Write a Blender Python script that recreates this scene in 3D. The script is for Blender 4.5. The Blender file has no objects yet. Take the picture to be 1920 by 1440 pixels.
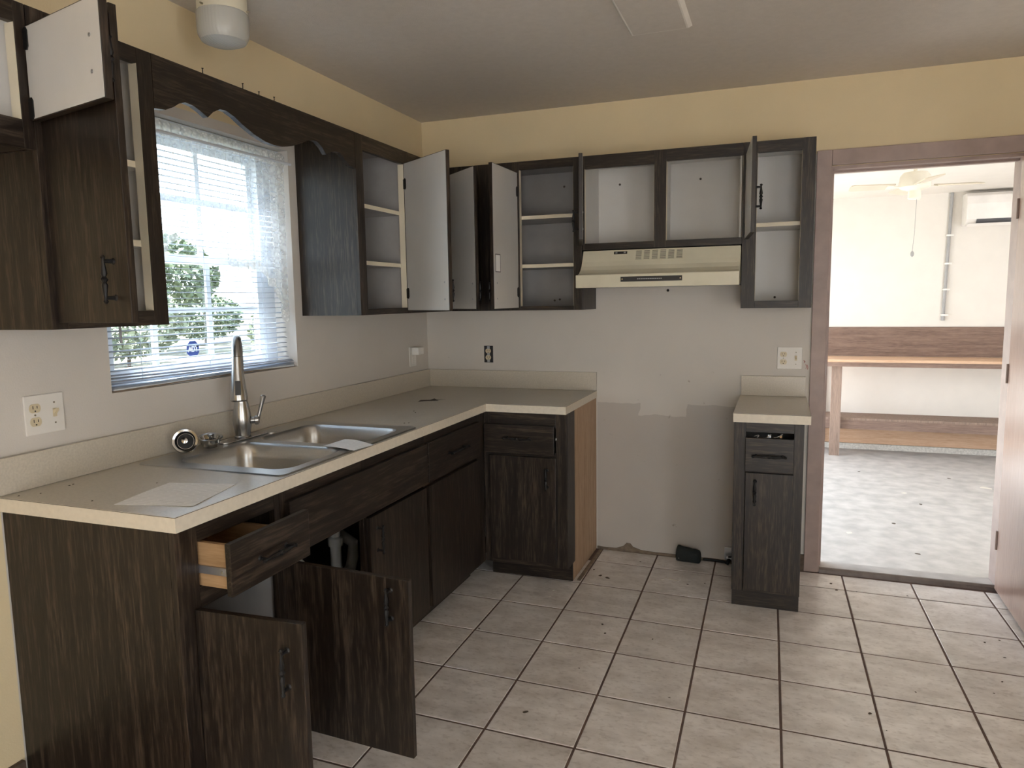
import bpy, bmesh, math, random
from mathutils import Vector, Matrix
random.seed(7)
SC = bpy.context.scene
COL = SC.collection

# ------------------------------------------------------------------ camera
F_PX = 1351.47
yaw, pitch, roll = 0.3543, -0.1162, -0.0153
fwd = Vector((-math.sin(yaw)*math.cos(pitch), math.cos(yaw)*math.cos(pitch), math.sin(pitch)))
rgt = Vector((math.cos(yaw), math.sin(yaw), 0)); upv = rgt.cross(fwd)
r2 = rgt*math.cos(roll) + upv*math.sin(roll); u2 = -rgt*math.sin(roll) + upv*math.cos(roll)
cam_d = bpy.data.cameras.new('camera'); cam = bpy.data.objects.new('camera', cam_d); COL.objects.link(cam)
cam_d.sensor_fit = 'HORIZONTAL'; cam_d.sensor_width = 36.0; cam_d.lens = F_PX/1920*36.0
cam_d.clip_start = 0.02; cam_d.clip_end = 300
M = Matrix((( r2.x, u2.x, -fwd.x, 1.9916), (r2.y, u2.y, -fwd.y, -3.9217), (r2.z, u2.z, -fwd.z, 1.4247), (0, 0, 0, 1)))
cam.matrix_world = M
SC.camera = cam

# ------------------------------------------------------------------ world, sun, portals, exposure
SKY_STRENGTH = 5.0
SUN_STRENGTH = 36.0
EXPOSURE = 0.42
W = bpy.data.worlds.new('sky'); SC.world = W; W.use_nodes = True
wn, wl = W.node_tree.nodes, W.node_tree.links
bg = wn['Background']; bg.inputs['Strength'].default_value = SKY_STRENGTH
tc = wn.new('ShaderNodeTexCoord'); sx = wn.new('ShaderNodeSeparateXYZ'); cr = wn.new('ShaderNodeValToRGB')
wl.new(tc.outputs['Generated'], sx.inputs[0]); wl.new(sx.outputs['Z'], cr.inputs[0]); wl.new(cr.outputs[0], bg.inputs['Color'])
cr.color_ramp.elements[0].position = 0.0; cr.color_ramp.elements[0].color = (0.95, 0.985, 1.0, 1)
cr.color_ramp.elements[1].position = 0.8; cr.color_ramp.elements[1].color = (0.66, 0.82, 1.0, 1)

sun_d = bpy.data.lights.new('sun', 'SUN'); sun_d.energy = SUN_STRENGTH; sun_d.angle = math.radians(1.0); sun_d.color = (1, 0.985, 0.97)
sun = bpy.data.objects.new('sun', sun_d); COL.objects.link(sun)
sun.rotation_euler = Vector((0.40, 0.42, -0.815)).to_track_quat('-Z', 'Y').to_euler()

def portal(name, loc, direction, sxx, syy):
    d = bpy.data.lights.new(name, 'AREA'); d.shape = 'RECTANGLE'; d.size = sxx; d.size_y = syy
    d.cycles.is_portal = True
    o = bpy.data.objects.new(name, d); COL.objects.link(o); o.location = loc
    o.rotation_euler = Vector(direction).to_track_quat('-Z', 'Z' if abs(direction[2]) < .5 else 'Y').to_euler()
    return o
portal('sky_portal_window', (-0.20, -1.744, 1.61), (1, 0, 0), 0.95, 0.95)
portal('sky_portal_garage', (1.15, 2.05, .95), (1, 0, 0), 3.5, 2.1)
portal('sky_portal_patio', (2.725, -6.62, 1.05), (0, 1, 0), 1.25, 2.1)
portal('sky_portal_side', (4.33, -4.825, 1.05), (-1, 0, 0), 1.35, 2.1)

vs = SC.view_settings
vs.view_transform = 'Standard'; vs.look = 'None'; vs.gamma = 1.0; vs.use_curve_mapping = False
vs.exposure = EXPOSURE
try:
    SC.cycles.max_bounces = 14; SC.cycles.diffuse_bounces = 8; SC.cycles.transparent_max_bounces = 24
    SC.cycles.sample_clamp_indirect = 8.0
except Exception:
    pass

# ------------------------------------------------------------------ materials
MATS = {}
def base_mat(name):
    m = bpy.data.materials.new(name); m.use_nodes = True
    nt = m.node_tree; b = nt.nodes['Principled BSDF']
    return m, nt.nodes, nt.links, b
def mat(name, col, rough=0.6, metal=0.0, var=0.06, scale=8.0, bump=0.0, bscale=120.0, spec=0.5):
    m, n, l, b = base_mat(name)
    t = n.new('ShaderNodeTexCoord'); no = n.new('ShaderNodeTexNoise'); no.inputs['Scale'].default_value = scale; no.inputs['Detail'].default_value = 5
    l.new(t.outputs['Object'], no.inputs['Vector'])
    r = n.new('ShaderNodeValToRGB'); l.new(no.outputs['Fac'], r.inputs[0])
    r.color_ramp.elements[0].position = .3; r.color_ramp.elements[1].position = .7
    r.color_ramp.elements[0].color = (*[c*(1-var) for c in col], 1); r.color_ramp.elements[1].color = (*[min(1, c*(1+var)) for c in col], 1)
    l.new(r.outputs[0], b.inputs['Base Color'])
    b.inputs['Roughness'].default_value = rough; b.inputs['Metallic'].default_value = metal; b.inputs['Specular IOR Level'].default_value = spec
    if bump:
        n2 = n.new('ShaderNodeTexNoise'); n2.inputs['Scale'].default_value = bscale; n2.inputs['Detail'].default_value = 3; l.new(t.outputs['Object'], n2.inputs['Vector'])
        bp_ = n.new('ShaderNodeBump'); bp_.inputs['Strength'].default_value = bump; bp_.inputs['Distance'].default_value = 0.002
        l.new(n2.outputs['Fac'], bp_.inputs['Height']); l.new(bp_.outputs[0], b.inputs['Normal'])
    MATS[name] = m
    return m
def wood(name, dark, mid, light, axis='z', rough=0.42, fine=1.0):
    m, n, l, b = base_mat(name)
    t = n.new('ShaderNodeTexCoord'); mp = n.new('ShaderNodeMapping'); l.new(t.outputs['Object'], mp.inputs[0])
    oi = n.new('ShaderNodeObjectInfo'); ad = n.new('ShaderNodeVectorMath'); ad.operation = 'ADD'
    mu = n.new('ShaderNodeMath'); mu.operation = 'MULTIPLY'; mu.inputs[1].default_value = 17.0; l.new(oi.outputs['Random'], mu.inputs[0])
    l.new(mp.outputs[0], ad.inputs[0]); l.new(mu.outputs[0], ad.inputs[1])
    s = [34.0, 34.0, 34.0]; s['xyz'.index(axis)] = 1.6
    mp.inputs['Scale'].default_value = s
    n1 = n.new('ShaderNodeTexNoise'); n1.inputs['Scale'].default_value = 1.6*fine; n1.inputs['Detail'].default_value = 7; n1.inputs['Roughness'].default_value = .66; n1.inputs['Distortion'].default_value = .5
    l.new(ad.outputs[0], n1.inputs['Vector'])
    mp2 = n.new('ShaderNodeMapping'); l.new(ad.outputs[0], mp2.inputs[0])
    s2 = [4.5]*3; s2['xyz'.index(axis)] = 9.0
    mp2.inputs['Scale'].default_value = s2
    n2 = n.new('ShaderNodeTexNoise'); n2.inputs['Scale'].default_value = 1.2; n2.inputs['Detail'].default_value = 4; l.new(mp2.outputs[0], n2.inputs['Vector'])
    mx = n.new('ShaderNodeMix'); mx.data_type = 'FLOAT'; mx.inputs[0].default_value = .4
    l.new(n1.outputs['Fac'], mx.inputs[2]); l.new(n2.outputs['Fac'], mx.inputs[3])
    r = n.new('ShaderNodeValToRGB'); l.new(mx.outputs[0], r.inputs[0])
    e = r.color_ramp.elements; e[0].position = .36; e[0].color = (*dark, 1); e[1].position = .68; e[1].color = (*light, 1)
    k = e.new(.50); k.color = (*mid, 1)
    l.new(r.outputs[0], b.inputs['Base Color'])
    bp_ = n.new('ShaderNodeBump'); bp_.inputs['Strength'].default_value = .25; bp_.inputs['Distance'].default_value = .0015
    l.new(n1.outputs['Fac'], bp_.inputs['Height']); l.new(bp_.outputs[0], b.inputs['Normal'])
    b.inputs['Roughness'].default_value = rough; b.inputs['Specular IOR Level'].default_value = .45
    MATS[name] = m
    return m
DK, MD, LT = (.0065, .0038, .0024), (.0155, .0098, .0062), (.076, .053, .037)
wood('wood_v', DK, MD, LT, 'z'); wood('wood_h', DK, MD, LT, 'x'); wood('wood_y', DK, MD, LT, 'y')
wood('tan_board', (.34, .22, .14), (.44, .30, .195), (.54, .38, .26), 'z', .7)
wood('tan_ply', (.30, .18, .085), (.38, .235, .12), (.46, .30, .16), 'y', .65)
wood('bench_wood', (.13, .085, .065), (.19, .125, .1), (.27, .19, .15), 'x', .7)
wood('bench_leg_wood', (.17, .12, .095), (.24, .17, .135), (.32, .235, .19), 'z', .7)
wood('bench_edge', (.48, .30, .19), (.56, .37, .25), (.64, .45, .32), 'x', .7)
wood('door_wood', (.34, .23, .19), (.38, .26, .215), (.42, .29, .245), 'z', .22)
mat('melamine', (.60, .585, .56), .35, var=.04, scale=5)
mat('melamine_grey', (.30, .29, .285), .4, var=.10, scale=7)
mat('rim_lit', (.80, .77, .71), .7)  # paler than the ceiling: paints doorway light onto the access panel rim
mat('shelf_edge', (.66, .60, .47), .5, var=.04)
mat('laminate', (.54, .495, .42), .3, var=.08, scale=160)
mat('seam', (.05, .035, .025), .6)
mat('edge_band', (.66, .60, .50), .4, var=.05, scale=60)
mat('ceiling_paint', (.60, .555, .50), .92, var=.03, scale=40, bump=.5, bscale=260)
mat('cream_enamel', (.62, .585, .46), .32, var=.05, scale=10)
mat('black_plastic', (.012, .012, .014), .4)
mat('black_cloth', (.012, .017, .017), .75, bump=.3)
mat('iron', (.014, .013, .013), .5, .4)
mat('steel', (.50, .49, .47), .30, 1.0, var=.04, scale=200)
mat('chrome', (.50, .49, .475), .16, 1.0, var=.02)
mat('brushed_nickel', (.46, .455, .45), .27, 1.0, var=.04, scale=90)
mat('zinc', (.42, .43, .46), .4, .9)
mat('white_plastic', (.78, .77, .74), .4, var=.03)
mat('plate_white', (.72, .70, .66), .4, var=.03)
mat('outlet_ivory', (.60, .52, .36), .4, var=.04)
mat('brass_screw', (.3, .27, .2), .45, .8)
mat('window_vinyl', (.66, .70, .74), .45, var=.03)
mat('trim_brown', (.36, .275, .25), .45, var=.1, scale=14)  # brown paled so the colour carries the haze at the doorway
mat('threshold_metal', (.12, .095, .085), .45, .3, var=.15, scale=30)
mat('concrete', (.44, .42, .405), .85, var=.16, scale=9, bump=.3, bscale=40)
mat('garage_wall', (.72, .69, .655), .9, var=.02)
mat('curb', (.52, .50, .47), .9, var=.2, scale=60)
mat('base_brown', (.10, .07, .05), .8, var=.35, scale=50)
mat('pvc', (.62, .62, .60), .4)
mat('paper', (.78, .77, .76), .8, var=.02)
mat('fan_white', (.78, .745, .66), .45, var=.03)
mat('fan_blade', (.62, .56, .47), .5, var=.05)
mat('pipe_grey', (.33, .33, .34), .5)
mat('ac_white', (.76, .735, .72), .4)
mat('ac_dark', (.10, .10, .11), .5)
mat('tape_blue', (.06, .16, .62), .6)
mat('debris', (.09, .07, .05), .9)
mat('debris_light', (.62, .58, .52), .9)
mat('stain', (.05, .035, .025), .7)
mat('wire', (.35, .32, .28), .5)
mat('red_ink', (.34, .05, .04), .7)
mat('sticker_blue', (.012, .03, .14), .4)
mat('sticker_white', (.8, .82, .86), .4)
mat('bark', (.10, .07, .05), .9, bump=.4)
mat('mortar_crumb', (.20, .155, .115), .95, var=.3, scale=30)
mat('brick_ext', (.45, .38, .33), .9, var=.15, scale=10)

def leaf_mat(name, a, bcol):
    m, n, l, b = base_mat(name)
    oi = n.new('ShaderNodeTexCoord'); no = n.new('ShaderNodeTexNoise'); no.inputs['Scale'].default_value = 1.3; l.new(oi.outputs['Object'], no.inputs[0])
    r = n.new('ShaderNodeValToRGB'); r.color_ramp.elements[0].color = (*a, 1); r.color_ramp.elements[1].color = (*bcol, 1); l.new(no.outputs['Fac'], r.inputs[0])
    l.new(r.outputs[0], b.inputs['Base Color']); b.inputs['Roughness'].default_value = .6
    MATS[name] = m
leaf_mat('leaf_green', (.075, .105, .062), (.17, .205, .115)); leaf_mat('leaf_pale', (.13, .155, .10), (.25, .27, .18))

def ground_mat():
    m, n, l, b = base_mat('dry_grass')
    t = n.new('ShaderNodeTexCoord'); no = n.new('ShaderNodeTexNoise'); no.inputs['Scale'].default_value = .6; no.inputs['Detail'].default_value = 9
    l.new(t.outputs['Object'], no.inputs[0]); r = n.new('ShaderNodeValToRGB'); l.new(no.outputs['Fac'], r.inputs[0])
    r.color_ramp.elements[0].position = .35; r.color_ramp.elements[1].position = .65
    r.color_ramp.elements[0].color = (.065, .072, .045, 1); r.color_ramp.elements[1].color = (.16, .14, .10, 1)
    l.new(r.outputs[0], b.inputs['Base Color']); b.inputs['Roughness'].default_value = .95; MATS['dry_grass'] = m
ground_mat()

def wall_mat(name, lower, upper, split=2.11, patch=False):
    """two paint colours: off-white round the worktops, yellow above the wall units and beyond the cabinets"""
    m, n, l, b = base_mat(name)
    t = n.new('ShaderNodeTexCoord'); s = n.new('ShaderNodeSeparateXYZ'); l.new(t.outputs['Object'], s.inputs[0])
    gt = n.new('ShaderNodeMath'); gt.operation = 'GREATER_THAN'; l.new(s.outputs['Z'], gt.inputs[0]); gt.inputs[1].default_value = split
    lt = n.new('ShaderNodeMath'); lt.operation = 'LESS_THAN'; l.new(s.outputs['Y'], lt.inputs[0]); lt.inputs[1].default_value = -2.6025
    z2 = n.new('ShaderNodeMath'); z2.operation = 'GREATER_THAN'; l.new(s.outputs['X'], z2.inputs[0]); z2.inputs[1].default_value = 2.16
    an = n.new('ShaderNodeMath'); an.operation = 'MAXIMUM'; l.new(lt.outputs[0], an.inputs[0]); l.new(z2.outputs[0], an.inputs[1])
    mxm = n.new('ShaderNodeMath'); mxm.operation = 'MAXIMUM'; l.new(gt.outputs[0], mxm.inputs[0]); l.new(an.outputs[0], mxm.inputs[1])
    no = n.new('ShaderNodeTexNoise'); no.inputs['Scale'].default_value = 3; no.inputs['Detail'].default_value = 6; l.new(t.outputs['Object'], no.inputs[0])
    r = n.new('ShaderNodeValToRGB'); l.new(no.outputs['Fac'], r.inputs[0])
    r.color_ramp.elements[0].color = (.9, .9, .9, 1); r.color_ramp.elements[1].color = (1.06, 1.05, 1.04, 1)
    mx = n.new('ShaderNodeMix'); mx.data_type = 'RGBA'; l.new(mxm.outputs[0], mx.inputs[0]); mx.inputs[6].default_value = (*lower, 1); mx.inputs[7].default_value = (*upper, 1)
    last = mx.outputs[2]
    if patch:   # older coat of paint left behind the missing cooker, with a stepped upper edge
        def th(op, src, v):
            q = n.new('ShaderNodeMath'); q.operation = op; l.new(src, q.inputs[0]); q.inputs[1].default_value = v; return q.outputs[0]
        def mul(a, c):
            q = n.new('ShaderNodeMath'); q.operation = 'MULTIPLY'; l.new(a, q.inputs[0]); l.new(c, q.inputs[1]); return q.outputs[0]
        wob = n.new('ShaderNodeTexNoise'); wob.inputs['Scale'].default_value = 9; l.new(t.outputs['Object'], wob.inputs[0])
        wz = n.new('ShaderNodeMath'); wz.operation = 'MULTIPLY_ADD'; l.new(wob.outputs['Fac'], wz.inputs[0]); wz.inputs[1].default_value = .03; l.new(s.outputs['Z'], wz.inputs[2])
        wx = n.new('ShaderNodeMath'); wx.operation = 'MULTIPLY_ADD'; l.new(wob.outputs['Fac'], wx.inputs[0]); wx.inputs[1].default_value = .06; l.new(s.outputs['X'], wx.inputs[2])
        band = mul(mul(th('GREATER_THAN', s.outputs['X'], 1.05), th('LESS_THAN', s.outputs['X'], 1.82)), th('LESS_THAN', wz.outputs[0], .865))
        notch = mul(mul(th('GREATER_THAN', wx.outputs[0], 1.32), th('LESS_THAN', wx.outputs[0], 1.57)), th('GREATER_THAN', wz.outputs[0], .80))
        inv = n.new('ShaderNodeMath'); inv.operation = 'SUBTRACT'; inv.inputs[0].default_value = 1; l.new(notch, inv.inputs[1])
        fin = mul(band, inv.outputs[0])
        mp = n.new('ShaderNodeMix'); mp.data_type = 'RGBA'; l.new(fin, mp.inputs[0]); l.new(last, mp.inputs[6]); mp.inputs[7].default_value = (lower[0]*.80, lower[1]*.79, lower[2]*.79, 1)
        last = mp.outputs[2]
        # scuffs
        sn = n.new('ShaderNodeTexNoise'); sn.inputs['Scale'].default_value = 26; sn.inputs['Detail'].default_value = 8; l.new(t.outputs['Object'], sn.inputs[0])
        sr = n.new('ShaderNodeValToRGB'); l.new(sn.outputs['Fac'], sr.inputs[0]); sr.color_ramp.elements[0].position = .68; sr.color_ramp.elements[1].position = .76
        sr.color_ramp.elements[0].color = (0, 0, 0, 1); sr.color_ramp.elements[1].color = (.6, .6, .6, 1)
        sf = mul(sr.outputs[0], th('LESS_THAN', s.outputs['Z'], 1.1))
        mp2 = n.new('ShaderNodeMix'); mp2.data_type = 'RGBA'; l.new(sf, mp2.inputs[0]); l.new(last, mp2.inputs[6]); mp2.inputs[7].default_value = (.22, .17, .13, 1)
        last = mp2.outputs[2]
    mm = n.new('ShaderNodeMix'); mm.data_type = 'RGBA'; mm.blend_type = 'MULTIPLY'; mm.inputs[0].default_value = 1; l.new(last, mm.inputs[6]); l.new(r.outputs[0], mm.inputs[7])
    l.new(mm.outputs[2], b.inputs['Base Color']); b.inputs['Roughness'].default_value = .75
    n2 = n.new('ShaderNodeTexNoise'); n2.inputs['Scale'].default_value = 180; l.new(t.outputs['Object'], n2.inputs[0])
    bm_ = n.new('ShaderNodeBump'); bm_.inputs['Strength'].default_value = .2; bm_.inputs['Distance'].default_value = .002; l.new(n2.outputs['Fac'], bm_.inputs['Height']); l.new(bm_.outputs[0], b.inputs['Normal'])
    MATS[name] = m
WHT, YEL = (.60, .57, .53), (.72, .605, .395)
wall_mat('paint_left', WHT, YEL); wall_mat('paint_back', WHT, YEL, patch=True); mat('paint_yellow', YEL, .8, var=.03)

def tile_mat():
    m, n, l, b = base_mat('floor_tile')
    t = n.new('ShaderNodeTexCoord'); oi = n.new('ShaderNodeObjectInfo')
    mu = n.new('ShaderNodeMath'); mu.operation = 'MULTIPLY'; mu.inputs[1].default_value = 31; l.new(oi.outputs['Random'], mu.inputs[0])
    ad = n.new('ShaderNodeVectorMath'); l.new(t.outputs['Object'], ad.inputs[0]); l.new(mu.outputs[0], ad.inputs[1])
    mp = n.new('ShaderNodeMapping'); mp.inputs['Scale'].default_value = (1, 1.7, 1); l.new(ad.outputs[0], mp.inputs[0])
    n1 = n.new('ShaderNodeTexNoise'); n1.inputs['Scale'].default_value = 7; n1.inputs['Detail'].default_value = 8; n1.inputs['Roughness'].default_value = .62; l.new(mp.outputs[0], n1.inputs[0])
    r = n.new('ShaderNodeValToRGB'); l.new(n1.outputs['Fac'], r.inputs[0])
    e = r.color_ramp.elements; e[0].position = .30; e[0].color = (.58, .535, .505, 1); e[1].position = .62; e[1].color = (.85, .815, .795, 1)
    n2 = n.new('ShaderNodeTexNoise'); n2.inputs['Scale'].default_value = 45; n2.inputs['Detail'].default_value = 4; l.new(mp.outputs[0], n2.inputs[0])
    r2_ = n.new('ShaderNodeValToRGB'); l.new(n2.outputs['Fac'], r2_.inputs[0]); r2_.color_ramp.elements[0].position = .34; r2_.color_ramp.elements[1].position = .46
    r2_.color_ramp.elements[0].color = (.80, .78, .77, 1); r2_.color_ramp.elements[1].color = (1, 1, 1, 1)
    mm = n.new('ShaderNodeMix'); mm.data_type = 'RGBA'; mm.blend_type = 'MULTIPLY'; mm.inputs[0].default_value = .8; l.new(r.outputs[0], mm.inputs[6]); l.new(r2_.outputs[0], mm.inputs[7])
    hs = n.new('ShaderNodeHueSaturation'); l.new(mm.outputs[2], hs.inputs['Color'])
    ma = n.new('ShaderNodeMapRange'); ma.inputs[3].default_value = .92; ma.inputs[4].default_value = 1.06; l.new(oi.outputs['Random'], ma.inputs[0]); l.new(ma.outputs[0], hs.inputs['Value'])
    l.new(hs.outputs[0], b.inputs['Base Color']); b.inputs['Roughness'].default_value = .30; b.inputs['Specular IOR Level'].default_value = .75
    MATS['floor_tile'] = m
tile_mat(); mat('grout', (.13, .085, .07), .95, var=.2, scale=20)

def glass_mat():
    m = bpy.data.materials.new('pane_glass'); m.use_nodes = True; n, l = m.node_tree.nodes, m.node_tree.links
    n.clear(); o = n.new('ShaderNodeOutputMaterial'); tr = n.new('ShaderNodeBsdfTransparent'); gl = n.new('ShaderNodeBsdfGlossy'); gl.inputs['Roughness'].default_value = .02
    no = n.new('ShaderNodeTexNoise'); no.inputs['Scale'].default_value = 6
    r = n.new('ShaderNodeValToRGB'); r.color_ramp.elements[0].color = (.86, .91, .93, 1); r.color_ramp.elements[1].color = (.94, .97, .98, 1); l.new(no.outputs['Fac'], r.inputs[0]); l.new(r.outputs[0], tr.inputs[0])
    mx = n.new('ShaderNodeMixShader'); mx.inputs[0].default_value = .04; l.new(tr.outputs[0], mx.inputs[1]); l.new(gl.outputs[0], mx.inputs[2]); l.new(mx.outputs[0], o.inputs[0])
    MATS['pane_glass'] = m
glass_mat()
def cloth_mat(name, col, transp, lace=False, scale=60):
    m = bpy.data.materials.new(name); m.use_nodes = True; n, l = m.node_tree.nodes, m.node_tree.links
    n.clear(); o = n.new('ShaderNodeOutputMaterial')
    df = n.new('ShaderNodeBsdfDiffuse'); tl = n.new('ShaderNodeBsdfTranslucent'); tp = n.new('ShaderNodeBsdfTransparent')
    df.inputs[0].default_value = (*col, 1); tl.inputs[0].default_value = (*col, 1)
    m1 = n.new('ShaderNodeMixShader'); m1.inputs[0].default_value = .5; l.new(df.outputs[0], m1.inputs[1]); l.new(tl.outputs[0], m1.inputs[2])
    m2 = n.new('ShaderNodeMixShader'); l.new(m1.outputs[0], m2.inputs[1]); l.new(tp.outputs[0], m2.inputs[2]); m2.inputs[0].default_value = transp
    t = n.new('ShaderNodeTexCoord'); no = n.new('ShaderNodeTexVoronoi' if lace else 'ShaderNodeTexNoise'); no.inputs['Scale'].default_value = scale; l.new(t.outputs['Object'], no.inputs[0])
    r = n.new('ShaderNodeMapRange'); l.new(no.outputs[0], r.inputs[0])
    r.inputs[1].default_value = .1; r.inputs[2].default_value = .6; r.inputs[3].default_value = max(0, transp-.3); r.inputs[4].default_value = min(1, transp+.18)
    if transp > 0: l.new(r.outputs[0], m2.inputs[0])
    l.new(m2.outputs[0], o.inputs[0]); MATS[name] = m
cloth_mat('lace', (.86, .87, .86), .58, False, 45); cloth_mat('lace_hem', (.84, .83, .79), .25, True, 90); cloth_mat('slat_vinyl', (.72, .75, .80), 0)
def lampglass():
    m, n, l, b = base_mat('lamp_glass'); t = n.new('ShaderNodeTexCoord'); w = n.new('ShaderNodeTexWave'); w.inputs['Scale'].default_value = 30; l.new(t.outputs['Object'], w.inputs[0])
    b.inputs['Base Color'].default_value = (.62, .62, .58, 1); b.inputs['Roughness'].default_value = .25; b.inputs['Transmission Weight'].default_value = .35
    bm_ = n.new('ShaderNodeBump'); bm_.inputs['Strength'].default_value = .3; l.new(w.outputs['Fac'], bm_.inputs['Height']); l.new(bm_.outputs[0], b.inputs['Normal']); MATS['lamp_glass'] = m
lampglass()
def print_mat():
    m, n, l, b = base_mat('printed_paper')
    t = n.new('ShaderNodeTexCoord'); br = n.new('ShaderNodeTexBrick'); mp = n.new('ShaderNodeMapping'); l.new(t.outputs['Object'], mp.inputs[0]); l.new(mp.outputs[0], br.inputs[0])
    br.inputs['Scale'].default_value = 1; br.inputs['Brick Width'].default_value = .09; br.inputs['Row Height'].default_value = .011; br.inputs['Mortar Size'].default_value = .0035; br.inputs['Mortar Smooth'].default_value = .3
    br.inputs['Color1'].default_value = (.76, .755, .75, 1); br.inputs['Color2'].default_value = (.82, .815, .81, 1); br.inputs['Mortar'].default_value = (.90, .895, .89, 1)
    l.new(br.outputs[0], b.inputs['Base Color']); b.inputs['Roughness'].default_value = .8; MATS['printed_paper'] = m
print_mat()

# ------------------------------------------------------------------ mesh helpers
class MB:
    def __init__(s): s.v = []; s.f = []; s.sm = False
    def add(s, vs, fs):
        k = len(s.v); s.v += [tuple(v) for v in vs]; s.f += [tuple(i+k for i in f) for f in fs]; return s
    def box(s, x0, x1, y0, y1, z0, z1):
        return s.add([(x0,y0,z0),(x1,y0,z0),(x1,y1,z0),(x0,y1,z0),(x0,y0,z1),(x1,y0,z1),(x1,y1,z1),(x0,y1,z1)],
                     [(0,3,2,1),(4,5,6,7),(0,1,5,4),(1,2,6,5),(2,3,7,6),(3,0,4,7)])
    def prism(s, poly, axis, a0, a1):
        """poly: 2-D outline in the two other axes (in xyz order), swept along axis"""
        n = len(poly); vs = []
        for a in (a0, a1):
            for p in poly:
                vs.append((a, p[0], p[1]) if axis == 'x' else (p[0], a, p[1]) if axis == 'y' else (p[0], p[1], a))
        return s.add(vs, [tuple(range(n)), tuple(range(2*n-1, n-1, -1))] + [(i, i+n, (i+1) % n+n, (i+1) % n) for i in range(n)])
    def lathe(s, prof, c=(0,0,0), seg=24, axis='z'):
        """prof: (radius, height) from one end to the other; closed with caps"""
        vs = []; n = len(prof)
        for r, h in prof:
            for k in range(seg):
                a = 2*math.pi*k/seg; p = (r*math.cos(a), r*math.sin(a), h)
                if axis == 'x': p = (p[2], p[0], p[1])
                if axis == 'y': p = (p[1], p[2], p[0])
                vs.append((c[0]+p[0], c[1]+p[1], c[2]+p[2]))
        fs = [(i*seg+k, i*seg+(k+1) % seg, (i+1)*seg+(k+1) % seg, (i+1)*seg+k) for i in range(n-1) for k in range(seg)]
        fs += [tuple(range(seg-1, -1, -1)), tuple((n-1)*seg+k for k in range(seg))]
        s.sm = True
        return s.add(vs, fs)
    def tube(s, path, r, seg=10):
        P = [Vector(p) for p in path]; R = r if isinstance(r, (list, tuple)) else [r]*len(P)
        vs = []; prev = None
        for i, p in enumerate(P):
            d = (P[min(i+1, len(P)-1)] - P[max(i-1, 0)]).normalized()
            if prev is None:
                a = Vector((0,0,1)) if abs(d.z) < .9 else Vector((1,0,0)); n1 = d.cross(a).normalized()
            else:
                n1 = (prev - d*prev.dot(d)).normalized()
            prev = n1; n2 = d.cross(n1)
            for k in range(seg):
                an = 2*math.pi*k/seg; vs.append(p + n1*R[i]*math.cos(an) + n2*R[i]*math.sin(an))
        n = len(P)
        fs = [(i*seg+k, i*seg+(k+1) % seg, (i+1)*seg+(k+1) % seg, (i+1)*seg+k) for i in range(n-1) for k in range(seg)]
        fs += [tuple(range(seg-1, -1, -1)), tuple((n-1)*seg+k for k in range(seg))]
        s.sm = True
        return s.add(vs, fs)
    def grid(s, xs, ys, zs, filled):
        """one connected solid from the filled cells of a grid"""
        idx = {}; vs = []; fs = []
        def vid(i, j, k):
            if (i, j, k) not in idx: idx[(i, j, k)] = len(vs); vs.append((xs[i], ys[j], zs[k]))
            return idx[(i, j, k)]
        nx, ny, nz = len(xs)-1, len(ys)-1, len(zs)-1
        F = lambda i, j, k: 0 <= i < nx and 0 <= j < ny and 0 <= k < nz and filled(i, j, k)
        for i in range(nx):
            for j in range(ny):
                for k in range(nz):
                    if not F(i, j, k): continue
                    if not F(i-1,j,k): fs.append((vid(i,j,k), vid(i,j,k+1), vid(i,j+1,k+1), vid(i,j+1,k)))
                    if not F(i+1,j,k): fs.append((vid(i+1,j,k), vid(i+1,j+1,k), vid(i+1,j+1,k+1), vid(i+1,j,k+1)))
                    if not F(i,j-1,k): fs.append((vid(i,j,k), vid(i+1,j,k), vid(i+1,j,k+1), vid(i,j,k+1)))
                    if not F(i,j+1,k): fs.append((vid(i,j+1,k), vid(i,j+1,k+1), vid(i+1,j+1,k+1), vid(i+1,j+1,k)))
                    if not F(i,j,k-1): fs.append((vid(i,j,k), vid(i,j+1,k), vid(i+1,j+1,k), vid(i+1,j,k)))
                    if not F(i,j,k+1): fs.append((vid(i,j,k+1), vid(i+1,j,k+1), vid(i+1,j+1,k+1), vid(i,j+1,k+1)))
        return s.add(vs, fs)
def box(*a): return MB().box(*a)
def build(name, mb, m, parent=None, loc=(0,0,0), rotz=0.0, bevel=0.0, smooth=None, rot=None, orient=True):
    me = bpy.data.meshes.new(name); me.from_pydata(mb.v, [], mb.f); me.update()
    b = bmesh.new(); b.from_mesh(me)
    if orient: bmesh.ops.recalc_face_normals(b, faces=b.faces)
    if bevel > 0:
        bmesh.ops.bevel(b, geom=[e for e in b.edges if len(e.link_faces) == 2 and e.calc_face_angle(0) > .6], offset=bevel, segments=2, affect='EDGES', profile=.6)
    b.to_mesh(me); b.free()
    if smooth if smooth is not None else mb.sm:
        for p in me.polygons: p.use_smooth = True
        try: me.set_sharp_from_angle(angle=math.radians(38))
        except Exception: pass
    me.materials.append(MATS[m])
    o = bpy.data.objects.new(name, me); COL.objects.link(o)
    o.location = loc; o.rotation_euler = rot if rot else (0, 0, rotz)
    if parent: o.parent = parent
    return o
def tag(o, label, cat, group=None, kind=None):
    o['label'] = label; o['category'] = cat
    if group: o['group'] = group
    if kind: o['kind'] = kind
    return o
def thing(name, label, cat, loc=(0,0,0), rotz=0.0, group=None, kind=None):
    o = bpy.data.objects.new(name, None); COL.objects.link(o); o.empty_display_size = .1
    o.location = loc; o.rotation_euler = (0, 0, rotz)
    return tag(o, label, cat, group, kind)
def struct(name, mb, m, label, cat, **kw):
    return tag(build(name, mb, m, **kw), label, cat, kind='structure')

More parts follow.
